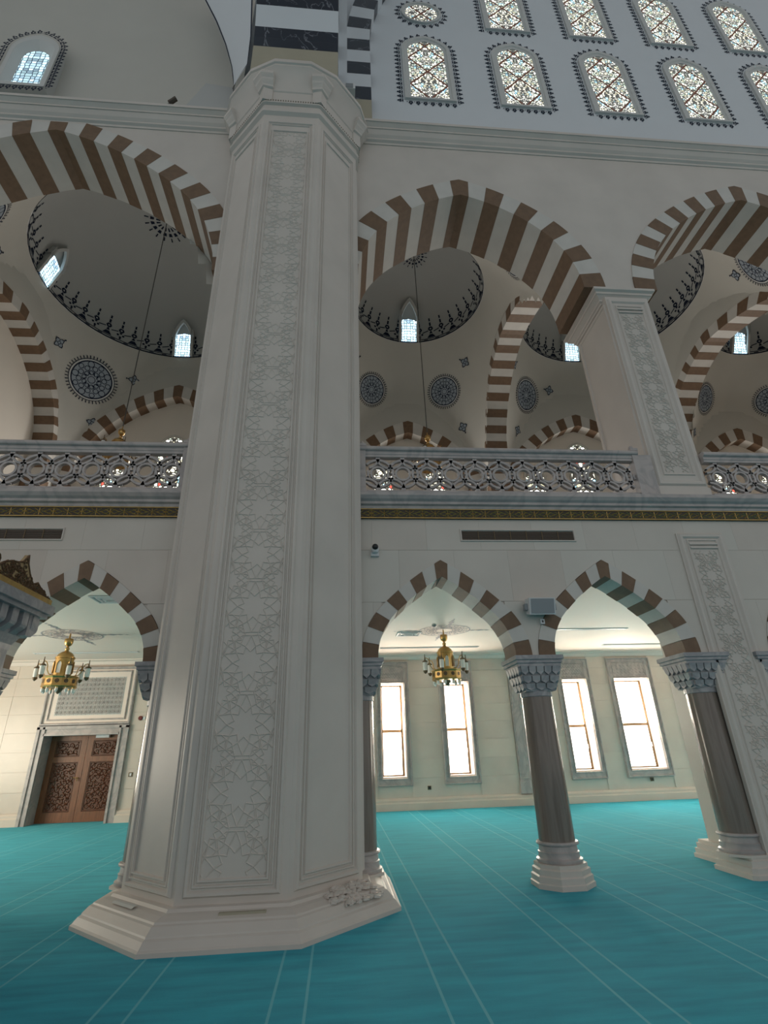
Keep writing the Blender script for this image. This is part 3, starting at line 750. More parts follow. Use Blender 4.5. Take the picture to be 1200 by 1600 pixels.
# ------------------------------------------------------------------ balustrades
def balustrade(x0, x1, label, post_l=True, post_r=True):
    t = thing('balustrade', label, 'railing', ((x0+x1)/2, YF-.02, 5.24))
    yc = YF-.03
    def rail(prof, n): return MB().loft([[(x, yc-d, z) for d, z in prof] for x in (x0, x1)]).build(n, M['grey'], t)
    rail([(-.09, 5.98), (.05, 5.98), (.06, 6.0), (.09, 6.01), (.10, 6.03), (.10, 6.06), (.07, 6.09), (-.07, 6.09), (-.09, 6.06)], 'handrail')
    rail([(-.06, 5.90), (.045, 5.90), (.045, 5.94), (.055, 5.95), (.055, 5.985), (-.06, 5.985)], 'top_moulding')
    rail([(-.06, 5.235), (.06, 5.235), (.06, 5.27), (.04, 5.29), (.04, 5.305), (-.06, 5.305)], 'bottom_rail')
    p0, p1 = x0+(.1 if post_l else 0), x1-(.1 if post_r else 0)
    b = MB(); zlo, zhi = 5.29, 5.92; zc = (zlo+zhi)/2
    def seg(c, r0, r1, n):
        for i in range(n):
            ta, tb = 2*PI*i/n, 2*PI*(i+1)/n
            pts = [(c[0]+r*math.cos(a), c[1]+r*math.sin(a)) for r, a in ((r0, ta), (r1, ta), (r1, tb), (r0, tb))]
            if not all(p0 <= p[0] <= p1 and zlo-.02 <= p[1] <= zhi+.02 for p in pts): continue
            f = [(q[0], yc-.03, q[1]) for q in pts]; k = [(q[0], yc+.03, q[1]) for q in pts]
            b.add(f+k, [(0, 1, 2, 3), (7, 6, 5, 4), (0, 3, 7, 4), (1, 5, 6, 2)])
    per = .40; n = int((p1-p0)/per)+1
    for i in range(-1, n+1):
        cx = p0+per*(i+.5)
        seg((cx, zc), .225, .262, 26); seg((cx, zc), .10, .132, 14)
        for dz in (-.315, .315): seg((cx+per/2, zc+dz), .205, .24, 24)
        for dz in (-.20, .20): bar2d(b, (max(p0, cx-.10), zc+dz*1.25), (min(p1, cx+.10), zc+dz*1.25), .03, lambda u, v, d: (u, yc-d, v), .03) if p0 < cx-.1 and cx+.1 < p1 else None
        for q in range(4):
            a = q*PI/2; m0 = (cx+.12*math.cos(a), zc+.12*math.sin(a)); m1 = (cx+.235*math.cos(a), zc+.235*math.sin(a))
            if p0 < m0[0] < p1 and p0 < m1[0] < p1: bar2d(b, m0, m1, .03, lambda u, v, d: (u, yc-d, v), .03)
    b.build('pierced_lattice', M['grey'], t)
    for s, on in ((x0, post_l), (x1-.10, post_r)):
        if on:
            pb = MB().box(s, s+.10, yc-.07, yc+.07, 5.235, 6.14).box(s-.015, s+.115, yc-.085, yc+.085, 6.08, 6.13).box(s-.01, s+.11, yc-.08, yc+.08, 5.235, 5.30)
            pb.lathe([(.03, 0), (.045, .03), (.03, .07), (.01, .085)], s+.05, yc, 10, 6.13); pb.build('end_post', M['grey'], t)
balustrade(PX+PA+.02, 5.02, 'pierced grey marble balustrade between the great pillar and the upper right pillar')
balustrade(6.20, 12.2, 'pierced grey marble balustrade right of the upper right pillar', False, False)
balustrade(-10.4, PX-PA-.02, 'pierced grey marble balustrade left of the great pillar', False, True)
MB_ = MB().box(5.03, 5.26, YF-.075, YF+.05, 5.235, 6.02)
tag(MB_.build('rail_stop', M['grey']), 'short grey marble stop post between the balustrade and the upper right pillar', 'post')

# ------------------------------------------------------------------ gallery bays: vaults, domes, back wall
BAYS = [('left', -6.2, -9.85, -2.55, 3.52, 4.52, 3.75), ('middle', 2.58, -.16, 5.33, 2.28, 3.10, 2.70), ('right', 9.40, 6.10, 12.62, 3.05, 3.58, 3.24), ('far right', 16.15, 13.35, 18.9, 2.30, 3.10, 2.70)]
DZ, DYC = 15.75, 12.95
TYC, THW, TH, TSP = 12.9, 3.42, 3.30, 11.2   # transverse arches
t_out = full_arch(THW, TH, .12, 40); t_in = full_arch(3.02, 2.92, .12, 40)
NEAR = 1.42
t_fn0 = curve_fn(t_out)
def t_fn(d): return t_fn0(d/NEAR if d < 0 else d)
def t_y(a): return TYC+(a*NEAR if a < 0 else a)
def vault_pt(bay, th, t):
    """point of the ellipsoidal pendentive: th is the plan angle, t runs from the corner springing (0) to the dome rim (1)"""
    cx, x0, x1, r = bay[1:5]; R2 = math.sqrt(2)
    a0 = max(cx-x0, x1-cx)*R2; b0 = ((YW-DYC) if math.sin(th) > 0 else (DYC-UB+.02))*R2
    k = max(0, t)**1.3
    a = math.sqrt(a0*a0-(a0*a0-r*r)*k); b = math.sqrt(b0*b0-(b0*b0-r*r)*k)
    return Vector((cx+a*math.cos(th), DYC+b*math.sin(th), USP+(DZ-USP)*t))
def drape_frame(bay, th, s, bvh):
    c = vault_pt(bay, th, s); e = .01
    a = (vault_pt(bay, th+.01, s)-vault_pt(bay, th-.01, s))/2; bb = (vault_pt(bay, th, s+.01)-vault_pt(bay, th, s-.01))/2
    n = a.cross(bb).normalized(); ctr = Vector((bay[1], DYC, 13.0))
    if n.dot(ctr-c) < 0: n = -n
    u = n.cross(Vector((0, 0, 1)))*-1; u.normalize(); v = n.cross(u)*-1
    if v.z < 0: v = -v
    cx = bay[1]
    def P(x, y, h=0):
        p = c+u*x+v*y          # slide along the normal onto the ellipsoid
        lo, hi = -1.2, 1.2
        def inside(q):
            t = min(1, max(0, (q.z-USP)/(DZ-USP))); w = vault_pt(bay, 0, t); a = w.x-cx; w = vault_pt(bay, PI/2 if q.y > DYC else -PI/2, t); b = abs(w.y-DYC)
            return ((q.x-cx)/a)**2+((q.y-DYC)/b)**2 < 1
        for _ in range(22):
            m = (lo+hi)/2
            if inside(p+n*m): hi = m
            else: lo = m
        return tuple(p+n*(hi+.016+h))
    return P
def medallion(parent, P, R):
    f = MB()
    for k in range(6): flat_ring(f, (0, 0), R*.80*k/6, R*.80*(k+1)/6, P, 30)
    mo = f.build('medallion', M['bluegrey'], parent)
    w = MB(); flat_ring(w, (0, 0), R*.80, R*.87, P, 40, h=.002); w.build('pale_ring', M['palepaint'], mo)
    d = MB(); flat_ring(d, (0, 0), R*.76, R*.81, P, 40, h=.005); flat_ring(d, (0, 0), R*.87, R*.895, P, 40, h=.004)
    for k in range(46):
        a = 2*PI*k/46; c, s = math.cos(a), math.sin(a); hw = R*.022
        pts = [(c*R*.895-s*hw*.6, s*R*.895+c*hw*.6), (c*R*.895+s*hw*.6, s*R*.895-c*hw*.6), (c*R+s*hw, s*R-c*hw), (c*R*1.03, s*R*1.03), (c*R-s*hw, s*R+c*hw)]
        flat_poly(d, pts, P, .003)
    lw = R*.014
    for k in range(10):
        a = 2*PI*k/10; flat_ring(d, (R*.30*math.cos(a), R*.30*math.sin(a)), R*.085-lw, R*.085+lw, P, 10, h=.004)
        flat_ring(d, (R*.49*math.cos(a+PI/10), R*.49*math.sin(a+PI/10)), R*.10-lw, R*.10+lw, P, 10, h=.004)
        bar2d(d, (R*.20*math.cos(a), R*.20*math.sin(a)), (R*.40*math.cos(a+PI/10), R*.40*math.sin(a+PI/10)), lw*2, P, .005)
        c2 = (R*.655*math.cos(a), R*.655*math.sin(a)); rr = R*(.125 if k % 2 else .10); flat_ring(d, c2, rr-lw, rr+lw, P, 12, h=.004)
    flat_ring(d, (0, 0), R*.13, R*.155, P, 12, h=.004)
    d.build('navy_tracery', M['navy'], mo)
def quatrefoil(parent, P, R, ang=0):
    d = MB()
    def rot(x, y): return (x*math.cos(ang)-y*math.sin(ang), x*math.sin(ang)+y*math.cos(ang))
    N = 16; out = []; inn = []
    for k in range(N):
        a = 2*PI*k/N; rr = R*(.78+.22*math.cos(4*a)); out.append(rot(rr*math.cos(a), rr*math.sin(a))); inn.append(rot(rr*.8*math.cos(a), rr*.8*math.sin(a)))
    f = MB(); f.add([P(*p, .0) for p in inn]+[P(0, 0, 0)], [(i, (i+1) % N, N) for i in range(N)])
    q = f.build('quatrefoil', M['bluegrey'], parent)
    for i in range(N):
        j = (i+1) % N; d.add([P(*p, .004) for p in (inn[i], out[i], out[j], inn[j])], [(0, 1, 2, 3)])
    flat_ring(d, (0, 0), R*.2, R*.3, P, 8, h=.004)
    for k in range(4):
        a = PI/4+k*PI/2; bar2d(d, rot(R*.3*math.cos(a), R*.3*math.sin(a)), rot(R*.6*math.cos(a), R*.6*math.sin(a)), R*.1, P, .005)
    flat_ring(d, rot(R*1.2, 0), 0, R*.14, P, 6, h=.004); bar2d(d, rot(R*.9, 0), rot(R*1.2, 0), R*.12, P, .004)
    d.build('navy_outline', M['navy'], q)

SIDES = {'left': ('left of the great pillar', [(0, .5)]), 'middle': ('just right of the great pillar', []), 'right': ('behind the upper right pillar', []), 'far right': ('at the right edge of the frame', [])}
for bay in BAYS:
    nm, cx, x0, x1, r, h, hw = bay
    t = thing('dome', 'grey plaster dome with navy painted rim, %s' % SIDES[nm][0], 'dome', (cx, DYC, DZ))
    # pendentive vault; extra rays at the corners
    rings = [[tuple(vault_pt(bay, 2*PI*i/144, q)) for i in range(144)] for q in [k/28 for k in range(28)]+[1.0]]
    vb = MB().loft(rings, False, False)
    inside = [x0 < p[0] < x1 and UB < p[1] < YW for p in vb.v]
    vb.f = [f for f in vb.f if any(inside[q] for q in f)]       # the surface stops inside the four arches' walls
    vb.v = [(min(x1+.01, max(x0-.01, p[0])), min(YW+.01, max(UB-.01, p[1])), p[2]) for p in vb.v]
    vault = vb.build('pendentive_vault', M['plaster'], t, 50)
    bvh = BVHTree.FromPolygons([Vector(p) for p in vb.v], vb.f)
    rise = .86*r
    def dp(th, ph, ins=0): return (cx+(r-ins)*math.cos(ph)*math.cos(th), DYC+(r-ins)*math.cos(ph)*math.sin(th), DZ+(rise-ins)*math.sin(ph))
    db = MB().loft([[dp(2*PI*i/64, ph) for i in range(64)] for ph in [PI/2*k/18 for k in range(18)]+[PI/2*.995]], False, True)
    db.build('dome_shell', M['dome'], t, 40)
    # painted rim: double line and finials
    g = MB(); nn = 16 if r < 2.6 else 24
    def band(z0, z1, a0, a1, n): 
        for i in range(n):
            ta, tb = a0+(a1-a0)*i/n, a0+(a1-a0)*(i+1)/n
            g.add([dp(ta, z0, .012), dp(tb, z0, .012), dp(tb, z1, .012), dp(ta, z1, .012)], [(0, 1, 2, 3)])
    k_ = 1.0/r
    band(0.0, .06*k_, 0, 2*PI, 96); band(.12*k_, .155*k_, 0, 2*PI, 96)
    SC = 1.28
    P2 = lambda th0: (lambda u, v, d: dp(th0+u*SC/r, v*SC/r, .012+d))
    for i in range(nn*2):
        th0 = 2*PI*i/(nn*2); Pq = P2(th0)
        if i % 2:
            for a in range(4):
                c0 = (.075*math.cos(a*PI/2), .30+.075*math.sin(a*PI/2)); flat_poly(g, [(c0[0]-.045, c0[1]), (c0[0], c0[1]-.045), (c0[0]+.045, c0[1]), (c0[0], c0[1]+.045)], Pq)
            flat_poly(g, [(-.03, .14), (.03, .14), (.02, .2), (-.02, .2)], Pq)
        else:
            flat_poly(g, [(-.13, .14), (.13, .14), (.05, .27), (-.05, .27)], Pq); flat_poly(g, [(-.05, .3), (.05, .3), (0, .42)], Pq)
        flat_ring(g, (0, .48), .03, .085, Pq, 6)
        flat_poly(g, [(-.028, .58), (.028, .58), (.028, .70), (-.028, .70)], Pq); flat_poly(g, [(-.024, .74), (.024, .74), (.024, .84), (-.024, .84)], Pq)
        wdt = PI*r/(nn*2)/SC
        flat_poly(g, [(wdt*.45, .40), (wdt*1.5, .34), (wdt*1.5, .375), (wdt*.45, .435)], Pq)
        flat_poly(g, [(wdt*.6, .055), (wdt*1.4, .055), (wdt*1.3, .085), (wdt*.7, .085)], Pq)
    stuff(g.build('painted_rim', M['navy'], t))
    # zenith rosette
    g = MB()
    for i in range(16):
        a = 2*PI*i/16; zt = PI/2
        for q, (f0, f1, w) in enumerate(((.06, .10, .014), (.12, .155, .03), (.17, .21, .012))):
            c, s = math.cos(a), math.sin(a)
            def zp(f, off): 
                th = a+off/max(.05, f); return dp(th, PI/2-f, .012)
            g.add([zp(f0, -w*.4), zp(f0, w*.4), zp(f1, w*.6), zp(f1, -w*.6)], [(0, 1, 2, 3)])
    stuff(g.build('zenith_rosette', M['navy'], t))
    # medallions and quatrefoils on the pendentives
    big = r > 2.6; off = math.radians({'left': 1, 'middle': 16, 'right': 10, 'far right': 16}[nm]); R = {'left': .86, 'middle': .66, 'right': .72, 'far right': .66}[nm]
    for sy in (1, -1):
        for sx in (1, -1):
            A = lambda extra: math.atan2(sy*math.sin(PI/4+extra), sx*math.cos(PI/4+extra))
            medallion(t, drape_frame(bay, A(off if sy > 0 else 0), .72, bvh), R)
            for ex, q, ang in ((off-.35, .82, 2.2), (off+.33, .81, 0.), (.12, .47, -1.4)):
                if not big and q == .81: continue
                quatrefoil(t, drape_frame(bay, A(ex), q, bvh), .21, ang if sx > 0 else PI-ang)
    # small dome windows
    for wi, az in enumerate((PI/2, PI) if nm == 'left' else (PI/2,)):
        wt = MB(); c = Vector((cx+math.cos(az)*(r-.03), DYC+math.sin(az)*(r-.03), DZ+.03)); inw = Vector((-math.cos(az), -math.sin(az), 0)); uu = Vector((-inw.y, inw.x, 0))
        ww, wh_ = .29, .98; zt_ = 1.42; tl = r*(1-math.sqrt(1-(zt_/(.86*r))**2))/zt_+.02
        def Q(u, v, d): return tuple(c+uu*u+Vector((0, 0, v))+inw*(d+tl*v))
        ar = [(-ww, 0)]+[(x*ww/1.0, wh_+z) for x, z in full_arch(1, .33, .25, 45, 5)]+[(ww, 0)]
        fr = [(p[0]*1.30, p[1]*1.10 if p[1] > 0 else -.05) for p in ar]
        n = len(ar)
        vs = [Q(*p, .07) for p in fr]+[Q(*p, .07) for p in ar]+[Q(*p, -.12) for p in fr]+[Q(*p, -.02) for p in ar]
        wt.add(vs, [f for i in range(n-1) for f in ((i, i+1, n+i+1, n+i), (i, 2*n+i, 2*n+i+1, i+1), (n+i, n+i+1, 3*n+i+1, 3*n+i))])
        wo = wt.build('dome_window', M['palepaint'], t)
        gp = bpy.data.meshes.new('lattice_glass'); gp.from_pydata([(p[0], 0, p[1]) for p in ar], [], [tuple(range(n))]); gp.materials.append(M['lat_glass'])
        go = bpy.data.objects.new('lattice_glass', gp); COL.objects.link(go); go.parent = wo
        zax = (Vector((0, 0, 1))+inw*tl)
        mm = Matrix((uu, -inw, zax)).transposed().to_4x4(); mm.translation = c+inw*.03-Vector((cx, DYC, DZ)); go.matrix_local = mm

# transverse arches
for (x0, x1, lab) in ((5.33, 6.10, 'striped cross arch springing from behind the upper right pillar over the gallery'), (12.62, 13.35, 'striped cross arch over the gallery at the right edge'), (-10.6, -9.85, 'striped cross arch over the gallery at the left edge'), (-2.55, -.16, 'thick striped cross arch hidden behind the great pillar')):
    t = thing('striped_arch', lab, 'arch', ((x0+x1)/2, TYC, TSP))
    def place(a, z, s, e, x0=x0, x1=x1): return ((x0-.01-e) if s == 0 else (x1+.01+e), t_y(a), TSP+z-e)
    voussoirs(t, t_out, t_in, 31, place, sub=2)
    for ys in (TYC+3.02,):
        for q in range(12):
            z0 = TSP-.37*(q+1); z1 = z0+.37; e = .006 if q % 2 else 0
            if z0 < 6.6: break
            MB().box(x0-.01-e, x1+.01+e, ys-e, ys+.40+e, z0, z1).build('pier_stone', M['brown'] if q % 2 else M['vwhite'], t)
    # solid spandrel over the arch
    ysn = [t_y(p[0]) for p in t_out]
    b = MB(); zs = [TSP+p[1] for p in t_out]; n = len(ysn)
    vs = [(x, y, z) for x in (x0, x1) for y, z in zip(ysn, zs)]+[(x, y, DZ) for x in (x0, x1) for y in ysn]
    fs = []
    for i in range(n-1): fs += [(i, i+1, 2*n+i+1, 2*n+i), (n+i+1, n+i, 3*n+i, 3*n+i+1), (2*n+i, 2*n+i+1, 3*n+i+1, 3*n+i), (i, n+i, n+i+1, i+1)]
    b.add(vs, fs); b.build('spandrel', M['plaster'], t)
    MB().box(x0, x1, TYC+THW-.02, YW+.01, 5.2, DZ).build('end_pier', M['plaster'], t)

structure(MB().box(-10.9, -10.5, UB, YW, 5.2, 15.6).build('wall_end_gallery', M['lunette']))
# far gallery wall: blind arches with stained windows
gxs = set([XL-.4, 19.5]); G = [(b_[1], b_[6], full_arch(b_[6], b_[5], .3)) for b_ in BAYS]
for c, hw, fo in G: gxs |= set(round(c+p[0], 5) for p in fo)
gxs = sorted(gxs)
def g_bottom(x):
    for c, hw, fo in G:
        if abs(x-c) < hw: return USP+curve_fn(fo)(x-c)
    return USP
wg = structure(strip_wall(gxs, g_bottom, 16.2, YW, YW+.5).build('wall_far_gallery', M['plaster']))
structure(MB().box(XL-.4, 19.5, YW+.42, YW+.8, 5.2, 15.5).build('wall_lunette', M['lunette']))
LABB = ['in the left bay', 'in the middle bay', 'behind the upper right pillar', 'at the right edge']
for bay, lab, nn in zip(BAYS, LABB, (33, 21, 27, 21)):
    nm, cx, x0, x1, r, h, hw = bay
    t = thing('striped_arch', 'striped blind arch on the far gallery wall %s' % lab, 'arch', (cx, YW, USP))
    fo = full_arch(hw, h, .3); fi = full_arch(hw-.46, h-.52, .3)
    def place(a, z, s, e, cx=cx): return (cx+a, (YW-.02-e) if s == 0 else YW+.5, USP+z-e)
    voussoirs(t, fo, fi, nn, place, sub=3)
def arched(hw, z0, zs, h, n=8): return [(-hw, z0)]+[(x, zs+z) for x, z in full_arch(hw, h, .25, 45, n)]+[(hw, z0)]
def glazed(t, c, y, poly_g, poly_f, depth, mg, mf, fr_name='stone_frame'):
    """arched frame ring standing proud of the wall and a glass panel with its own local origin"""
    n = len(poly_g)
    b = MB(); vs = []
    for dy, pl_ in ((-.0, poly_f), (-depth, poly_f), (-depth, [(a*.5+b_*.5, c_*.5+d_*.5) for (a, c_), (b_, d_) in zip(poly_f, poly_g)]), (-depth*.55, [(a*.42+b_*.58, c_*.42+d_*.58) for (a, c_), (b_, d_) in zip(poly_f, poly_g)]), (-depth*.5, poly_g), (.0, poly_g)):
        vs += [(c[0]+a, y+dy, c[1]+z) for a, z in pl_]
    fs = [(k*n+i, k*n+(i+1) % n, (k+1)*n+(i+1) % n, (k+1)*n+i) for k in range(5) for i in range(n)]
    b.add(vs, fs); f = b.build(fr_name, mf, t)
    me = bpy.data.meshes.new('stained_pane'); me.from_pydata([(a, 0, z) for a, z in poly_g], [], [tuple(range(n))]); me.materials.append(mg)
    o = bpy.data.objects.new('stained_pane', me); COL.objects.link(o); o.parent = f
    off = OFF[t.name]; o.location = (c[0]-off.x, y-depth*.25-off.y, c[1]-off.z)
    return f
wn = 5
for bay in BAYS:
    cx = bay[1]; big = bay[4] > 2.6
    L = [(0, .46, 2.55), (-1.95, .35, 1.6), (1.95, .35, 1.6)] if big else [(-.98, .34, 1.62), (.98, .34, 1.62)]
    for dx, hw, hh in L:
        wn += 1
        t = thing('window_%d' % wn, '', '', (cx+dx, YW+.42, 9.4), kind='structure')
        zs = 9.4+hh*.75+(.5 if dx == 0 else .35)
        pg = arched(hw, -.3, hh-.5+.45, .52 if dx == 0 else .36); pf = arched(hw+.09, -.38, hh-.5+.45, (.52 if dx == 0 else .36)+.1)
        glazed(t, (cx+dx, 9.4), YW+.42, pg, pf, .05, M['gal_glass'], M['plaster'], 'window_frame')

# ------------------------------------------------------------------ hall tympanum wall with stained windows
TY = 7.42
structure(MB().box(-2.2, XR+2, TY, TY+.7, 14.6, 30).build('wall_tympanum', M['white']))
def fringe(b, path, P, step=.185, s=1.0):
    """navy leaf fringe along a closed path"""
    L = [0]; pts = path+[path[0]]
    for a, c in zip(pts, pts[1:]): L.append(L[-1]+math.hypot(c[0]-a[0], c[1]-a[1]))
    n = max(8, int(L[-1]/step)); k = 0
    cxm = sum(p[0] for p in path)/len(path); czm = sum(p[1] for p in path)/len(path)
    for i in range(n):
        d = L[-1]*i/n
        while L[k+1] < d: k += 1
        a, c = pts[k], pts[k+1]; l = L[k+1]-L[k]; f = (d-L[k])/l
        p = (a[0]+(c[0]-a[0])*f, a[1]+(c[1]-a[1])*f); tx, tz = (c[0]-a[0])/l, (c[1]-a[1])/l; nx, nz = tz, -tx
        if nx*(p[0]-cxm)+nz*(p[1]-czm) < 0: nx, nz = -nx, -nz
        T = lambda u, v: (p[0]+tx*u+nx*v, p[1]+tz*u+nz*v)
        w = .043*s
        flat_poly(b, [T(-.075*s, .004), T(.075*s, .004), T(.02*s, .035*s), T(-.02*s, .035*s)], P)
        for u, v in ((-.032*s, .075*s), (.032*s, .075*s), (0, .125*s)):
            flat_poly(b, [T(u-w*.72, v), T(u, v-w*.85), T(u+w*.72, v), T(u, v+w*.85)], P)
        flat_poly(b, [T(.075*s, .02*s), T(.11*s, .02*s), T(.0925*s, .06*s)], P)
def hall_window(c, kind, glass, y=TY, num=0, P=None):
    t = thing('window_%d' % num, '', '', (c[0], y, c[1]), kind='structure')
    if kind == 'arch': pg = arched(.49, .03, 2.2, .50); pf = arched(.66, -.10, 2.25, .68); pp = arched(.70, -.14, 2.25, .74)
    else: pg, pf, pp = [[(rr*math.cos(-2*PI*i/28), rr*math.sin(-2*PI*i/28)) for i in range(28)] for rr in (.46, .58, .62)]
    glazed(t, c, y, pg, pf, .06, glass, M['palepaint'])
    b = MB(); fringe(b, pp, lambda u, v, h: (c[0]+u, y-.012, c[1]+v))
    stuff(b.build('painted_fringe', M['navy'], t))
num = 20
for i in range(5):
    num += 1; hall_window((2.21+2.48*i, 16.52), 'arch', M['hall_glass'], num=num)
for i in range(1, 5):
    num += 1; hall_window((2.21+2.48*i, 20.26), 'arch', M['hall_glass'], num=num)
num += 1; hall_window((2.21, 20.76), 'round', M['hall_glass'], num=num)

# ---- striped great arches above the capital
t = thing('great_arch', 'great arch of navy and white marble courses rising from the pillar capital, overhead', 'arch', (-1.04, 6.2, 14.65))
R = 8.0; zb = 14.65; cuts = [0, .98]+[.98+.66*k for k in range(1, 14)]
def gp(x, s):  # arc length s up the soffit
    a = s/R; a = max(0, a-.06); return (x, 6.22-R*(1-math.cos(a)), zb+min(s, .06*R)+R*math.sin(a))
def gq(x, s):
    p = gp(x, s); return (x, p[1]+.9+s*.12, p[2]+s*.02)
for k in range(len(cuts)-1):
    s0, s1 = cuts[k], cuts[k+1]
    b = MB().loft([[gp(-1.96, s0), gp(-.12, s0), gq(-.12, s0), gq(-1.96, s0)], [gp(-1.96, (s0+s1)/2), gp(-.12, (s0+s1)/2), gq(-.12, (s0+s1)/2), gq(-1.96, (s0+s1)/2)], [gp(-1.96, s1), gp(-.12, s1), gq(-.12, s1), gq(-1.96, s1)]])
    b.build('arch_course', M['beige'] if k == 0 else (M['navymarble'] if k % 2 else M['white']), t)
structure(MB().box(-2.3, .09, 6.95, TY+.1, 14.55, 30).build('wall_pier', M['white']))
t = thing('wall_arch', 'navy and white striped arch edging the stained-glass wall above the capital', 'arch', (.4, 7.2, 15.2))
y0, y1 = 7.14, TY+.02; cen = (9.6, 18.4); R0 = 9.6-.07; R1 = 9.6-.68
cuts = [15.0, 15.75]+[15.75+.545*k for k in range(1, 6)]
pol = []
for a, c in zip(cuts, cuts[1:]): pol.append([(.07, a), (.68, a), (.68, c), (.07, c)])
a0 = (cuts[-1]-18.4)/R0
for k in range(9):
    f0, f1 = a0+.06*k, a0+.06*(k+1); pol.append([(cen[0]-R0*math.cos(f0), cen[1]+R0*math.sin(f0)), (cen[0]-R1*math.cos(f0), cen[1]+R1*math.sin(f0)), (cen[0]-R1*math.cos(f1), cen[1]+R1*math.sin(f1)), (cen[0]-R0*math.cos(f1), cen[1]+R0*math.sin(f1))])
for k, p in enumerate(pol): MB().prism_y(p, y0, y1).build('arch_course', M['beige'] if k == 0 else (M['navymarble'] if k % 2 else M['white']), t)

# ---- left exedra above the left cornice
b = MB(); cx, cy, cz, ax, ay, az = -6.3, UF+.0, 14.6, 5.2, 1.0, 11.0
b.loft([[(cx-ax*math.cos(PI*i/40)*math.cos(ph), cy+ay*math.sin(PI*i/40)*math.cos(ph), cz+az*math.sin(ph)) for i in range(41)] for ph in [PI/2*k/20 for k in range(20)]], False, False, False)
structure(b.build('wall_exedra', M['plaster'], None, 60))
t = thing('window_40', '', '', (-8.0, 8.15, 17.2), kind='structure')
c = (-8.02, 16.80)
pf = arched(.60, -.0, 1.62, .70); pm = arched(.50, .1, 1.57, .56); pg = arched(.33, .12, 1.50, .36)
n = len(pf); yy = 7.93; b = MB()
vs = [(c[0]+a, yy+.5, c[1]+z) for a, z in pf]+[(c[0]+a, yy-.03, c[1]+z) for a, z in pf]+[(c[0]+a, yy-.03, c[1]+z) for a, z in pm]+[(c[0]+a, yy+.12, c[1]+z) for a, z in pg]
b.add(vs, [(k*n+i, k*n+(i+1) % n, (k+1)*n+(i+1) % n, (k+1)*n+i) for k in range(3) for i in range(n)]); fo = b.build('splayed_frame', M['palepaint'], t)
me = bpy.data.meshes.new('lattice_pane'); me.from_pydata([(a, 0, z) for a, z in pg], [], [tuple(range(n))]); me.materials.append(M['side_glass'])
o = bpy.data.objects.new('lattice_pane', me); COL.objects.link(o); o.parent = fo; off = OFF[t.name]; o.location = (c[0]-off.x, yy+.11-off.y, c[1]-off.z)
b = MB(); fringe(b, arched(.65, -.05, 1.62, .76), lambda u, v, h: (c[0]+u, yy-.04+.0*abs(u), c[1]+v), .15, 1.15); stuff(b.build('painted_fringe', M['navy'], t))
# pendentive with navy edging between the exedra and the great arch
Lc = [(-2.47, 6.96, 15.2), (-2.52, 7.0, 15.6), (-2.64, 7.0, 16.39), (-2.88, 7.0, 17.35), (-3.2, 7.0, 18.36), (-3.6, 7.0, 19.42), (-4.2, 7.0, 21.0)]
Rc = [(-2.40, 6.62, 14.75), (-2.27, 6.45, 14.78), (-2.07, 6.36, 15.2), (-2.06, 6.30, 16.2), (-2.09, 6.16, 17.2), (-2.11, 6.0, 18.0), (-2.2, 5.5, 20.0)]
t = thing('pendentive', 'narrow white pendentive outlined in navy, left of the great striped arch', 'pendentive', (-2.4, 6.8, 15))
b = MB(); n = 8
b.loft([[tuple(Vector(l).lerp(Vector(r), k/n)) for k in range(n+1)] for l, r in zip(Lc, Rc)], False, False, False); b.build('pendentive_field', M['white'], t, 40)
b = MB()
for C, D in ((Lc, Rc), (Rc, Lc)):
    rr = []
    for l, r in zip(C, D):
        l, r = Vector(l), Vector(r); d = (r-l).normalized(); rr.append([tuple(l+Vector((0, -.012, 0))), tuple(l+d*.06+Vector((0, -.012, 0)))])
    b.loft(rr, False, False, False)
b.build('navy_edging', M['navy'], t)
b = MB().add([(-2.57, 7.05, 14.74), (-3.54, 7.05, 14.74), (-2.45, 8.2, 14.74), (-3.60, 8.2, 14.74), (-3.42, 7.60, 16.86), (-2.40, 7.55, 16.6)], [(0, 1, 4), (0, 4, 5), (1, 3, 4), (0, 5, 2), (4, 3, 2, 5), (0, 2, 3, 1)])
tag(b.build('squinch', M['dome']), 'small pyramidal plaster squinch on the left cornice beside the capital', 'squinch')

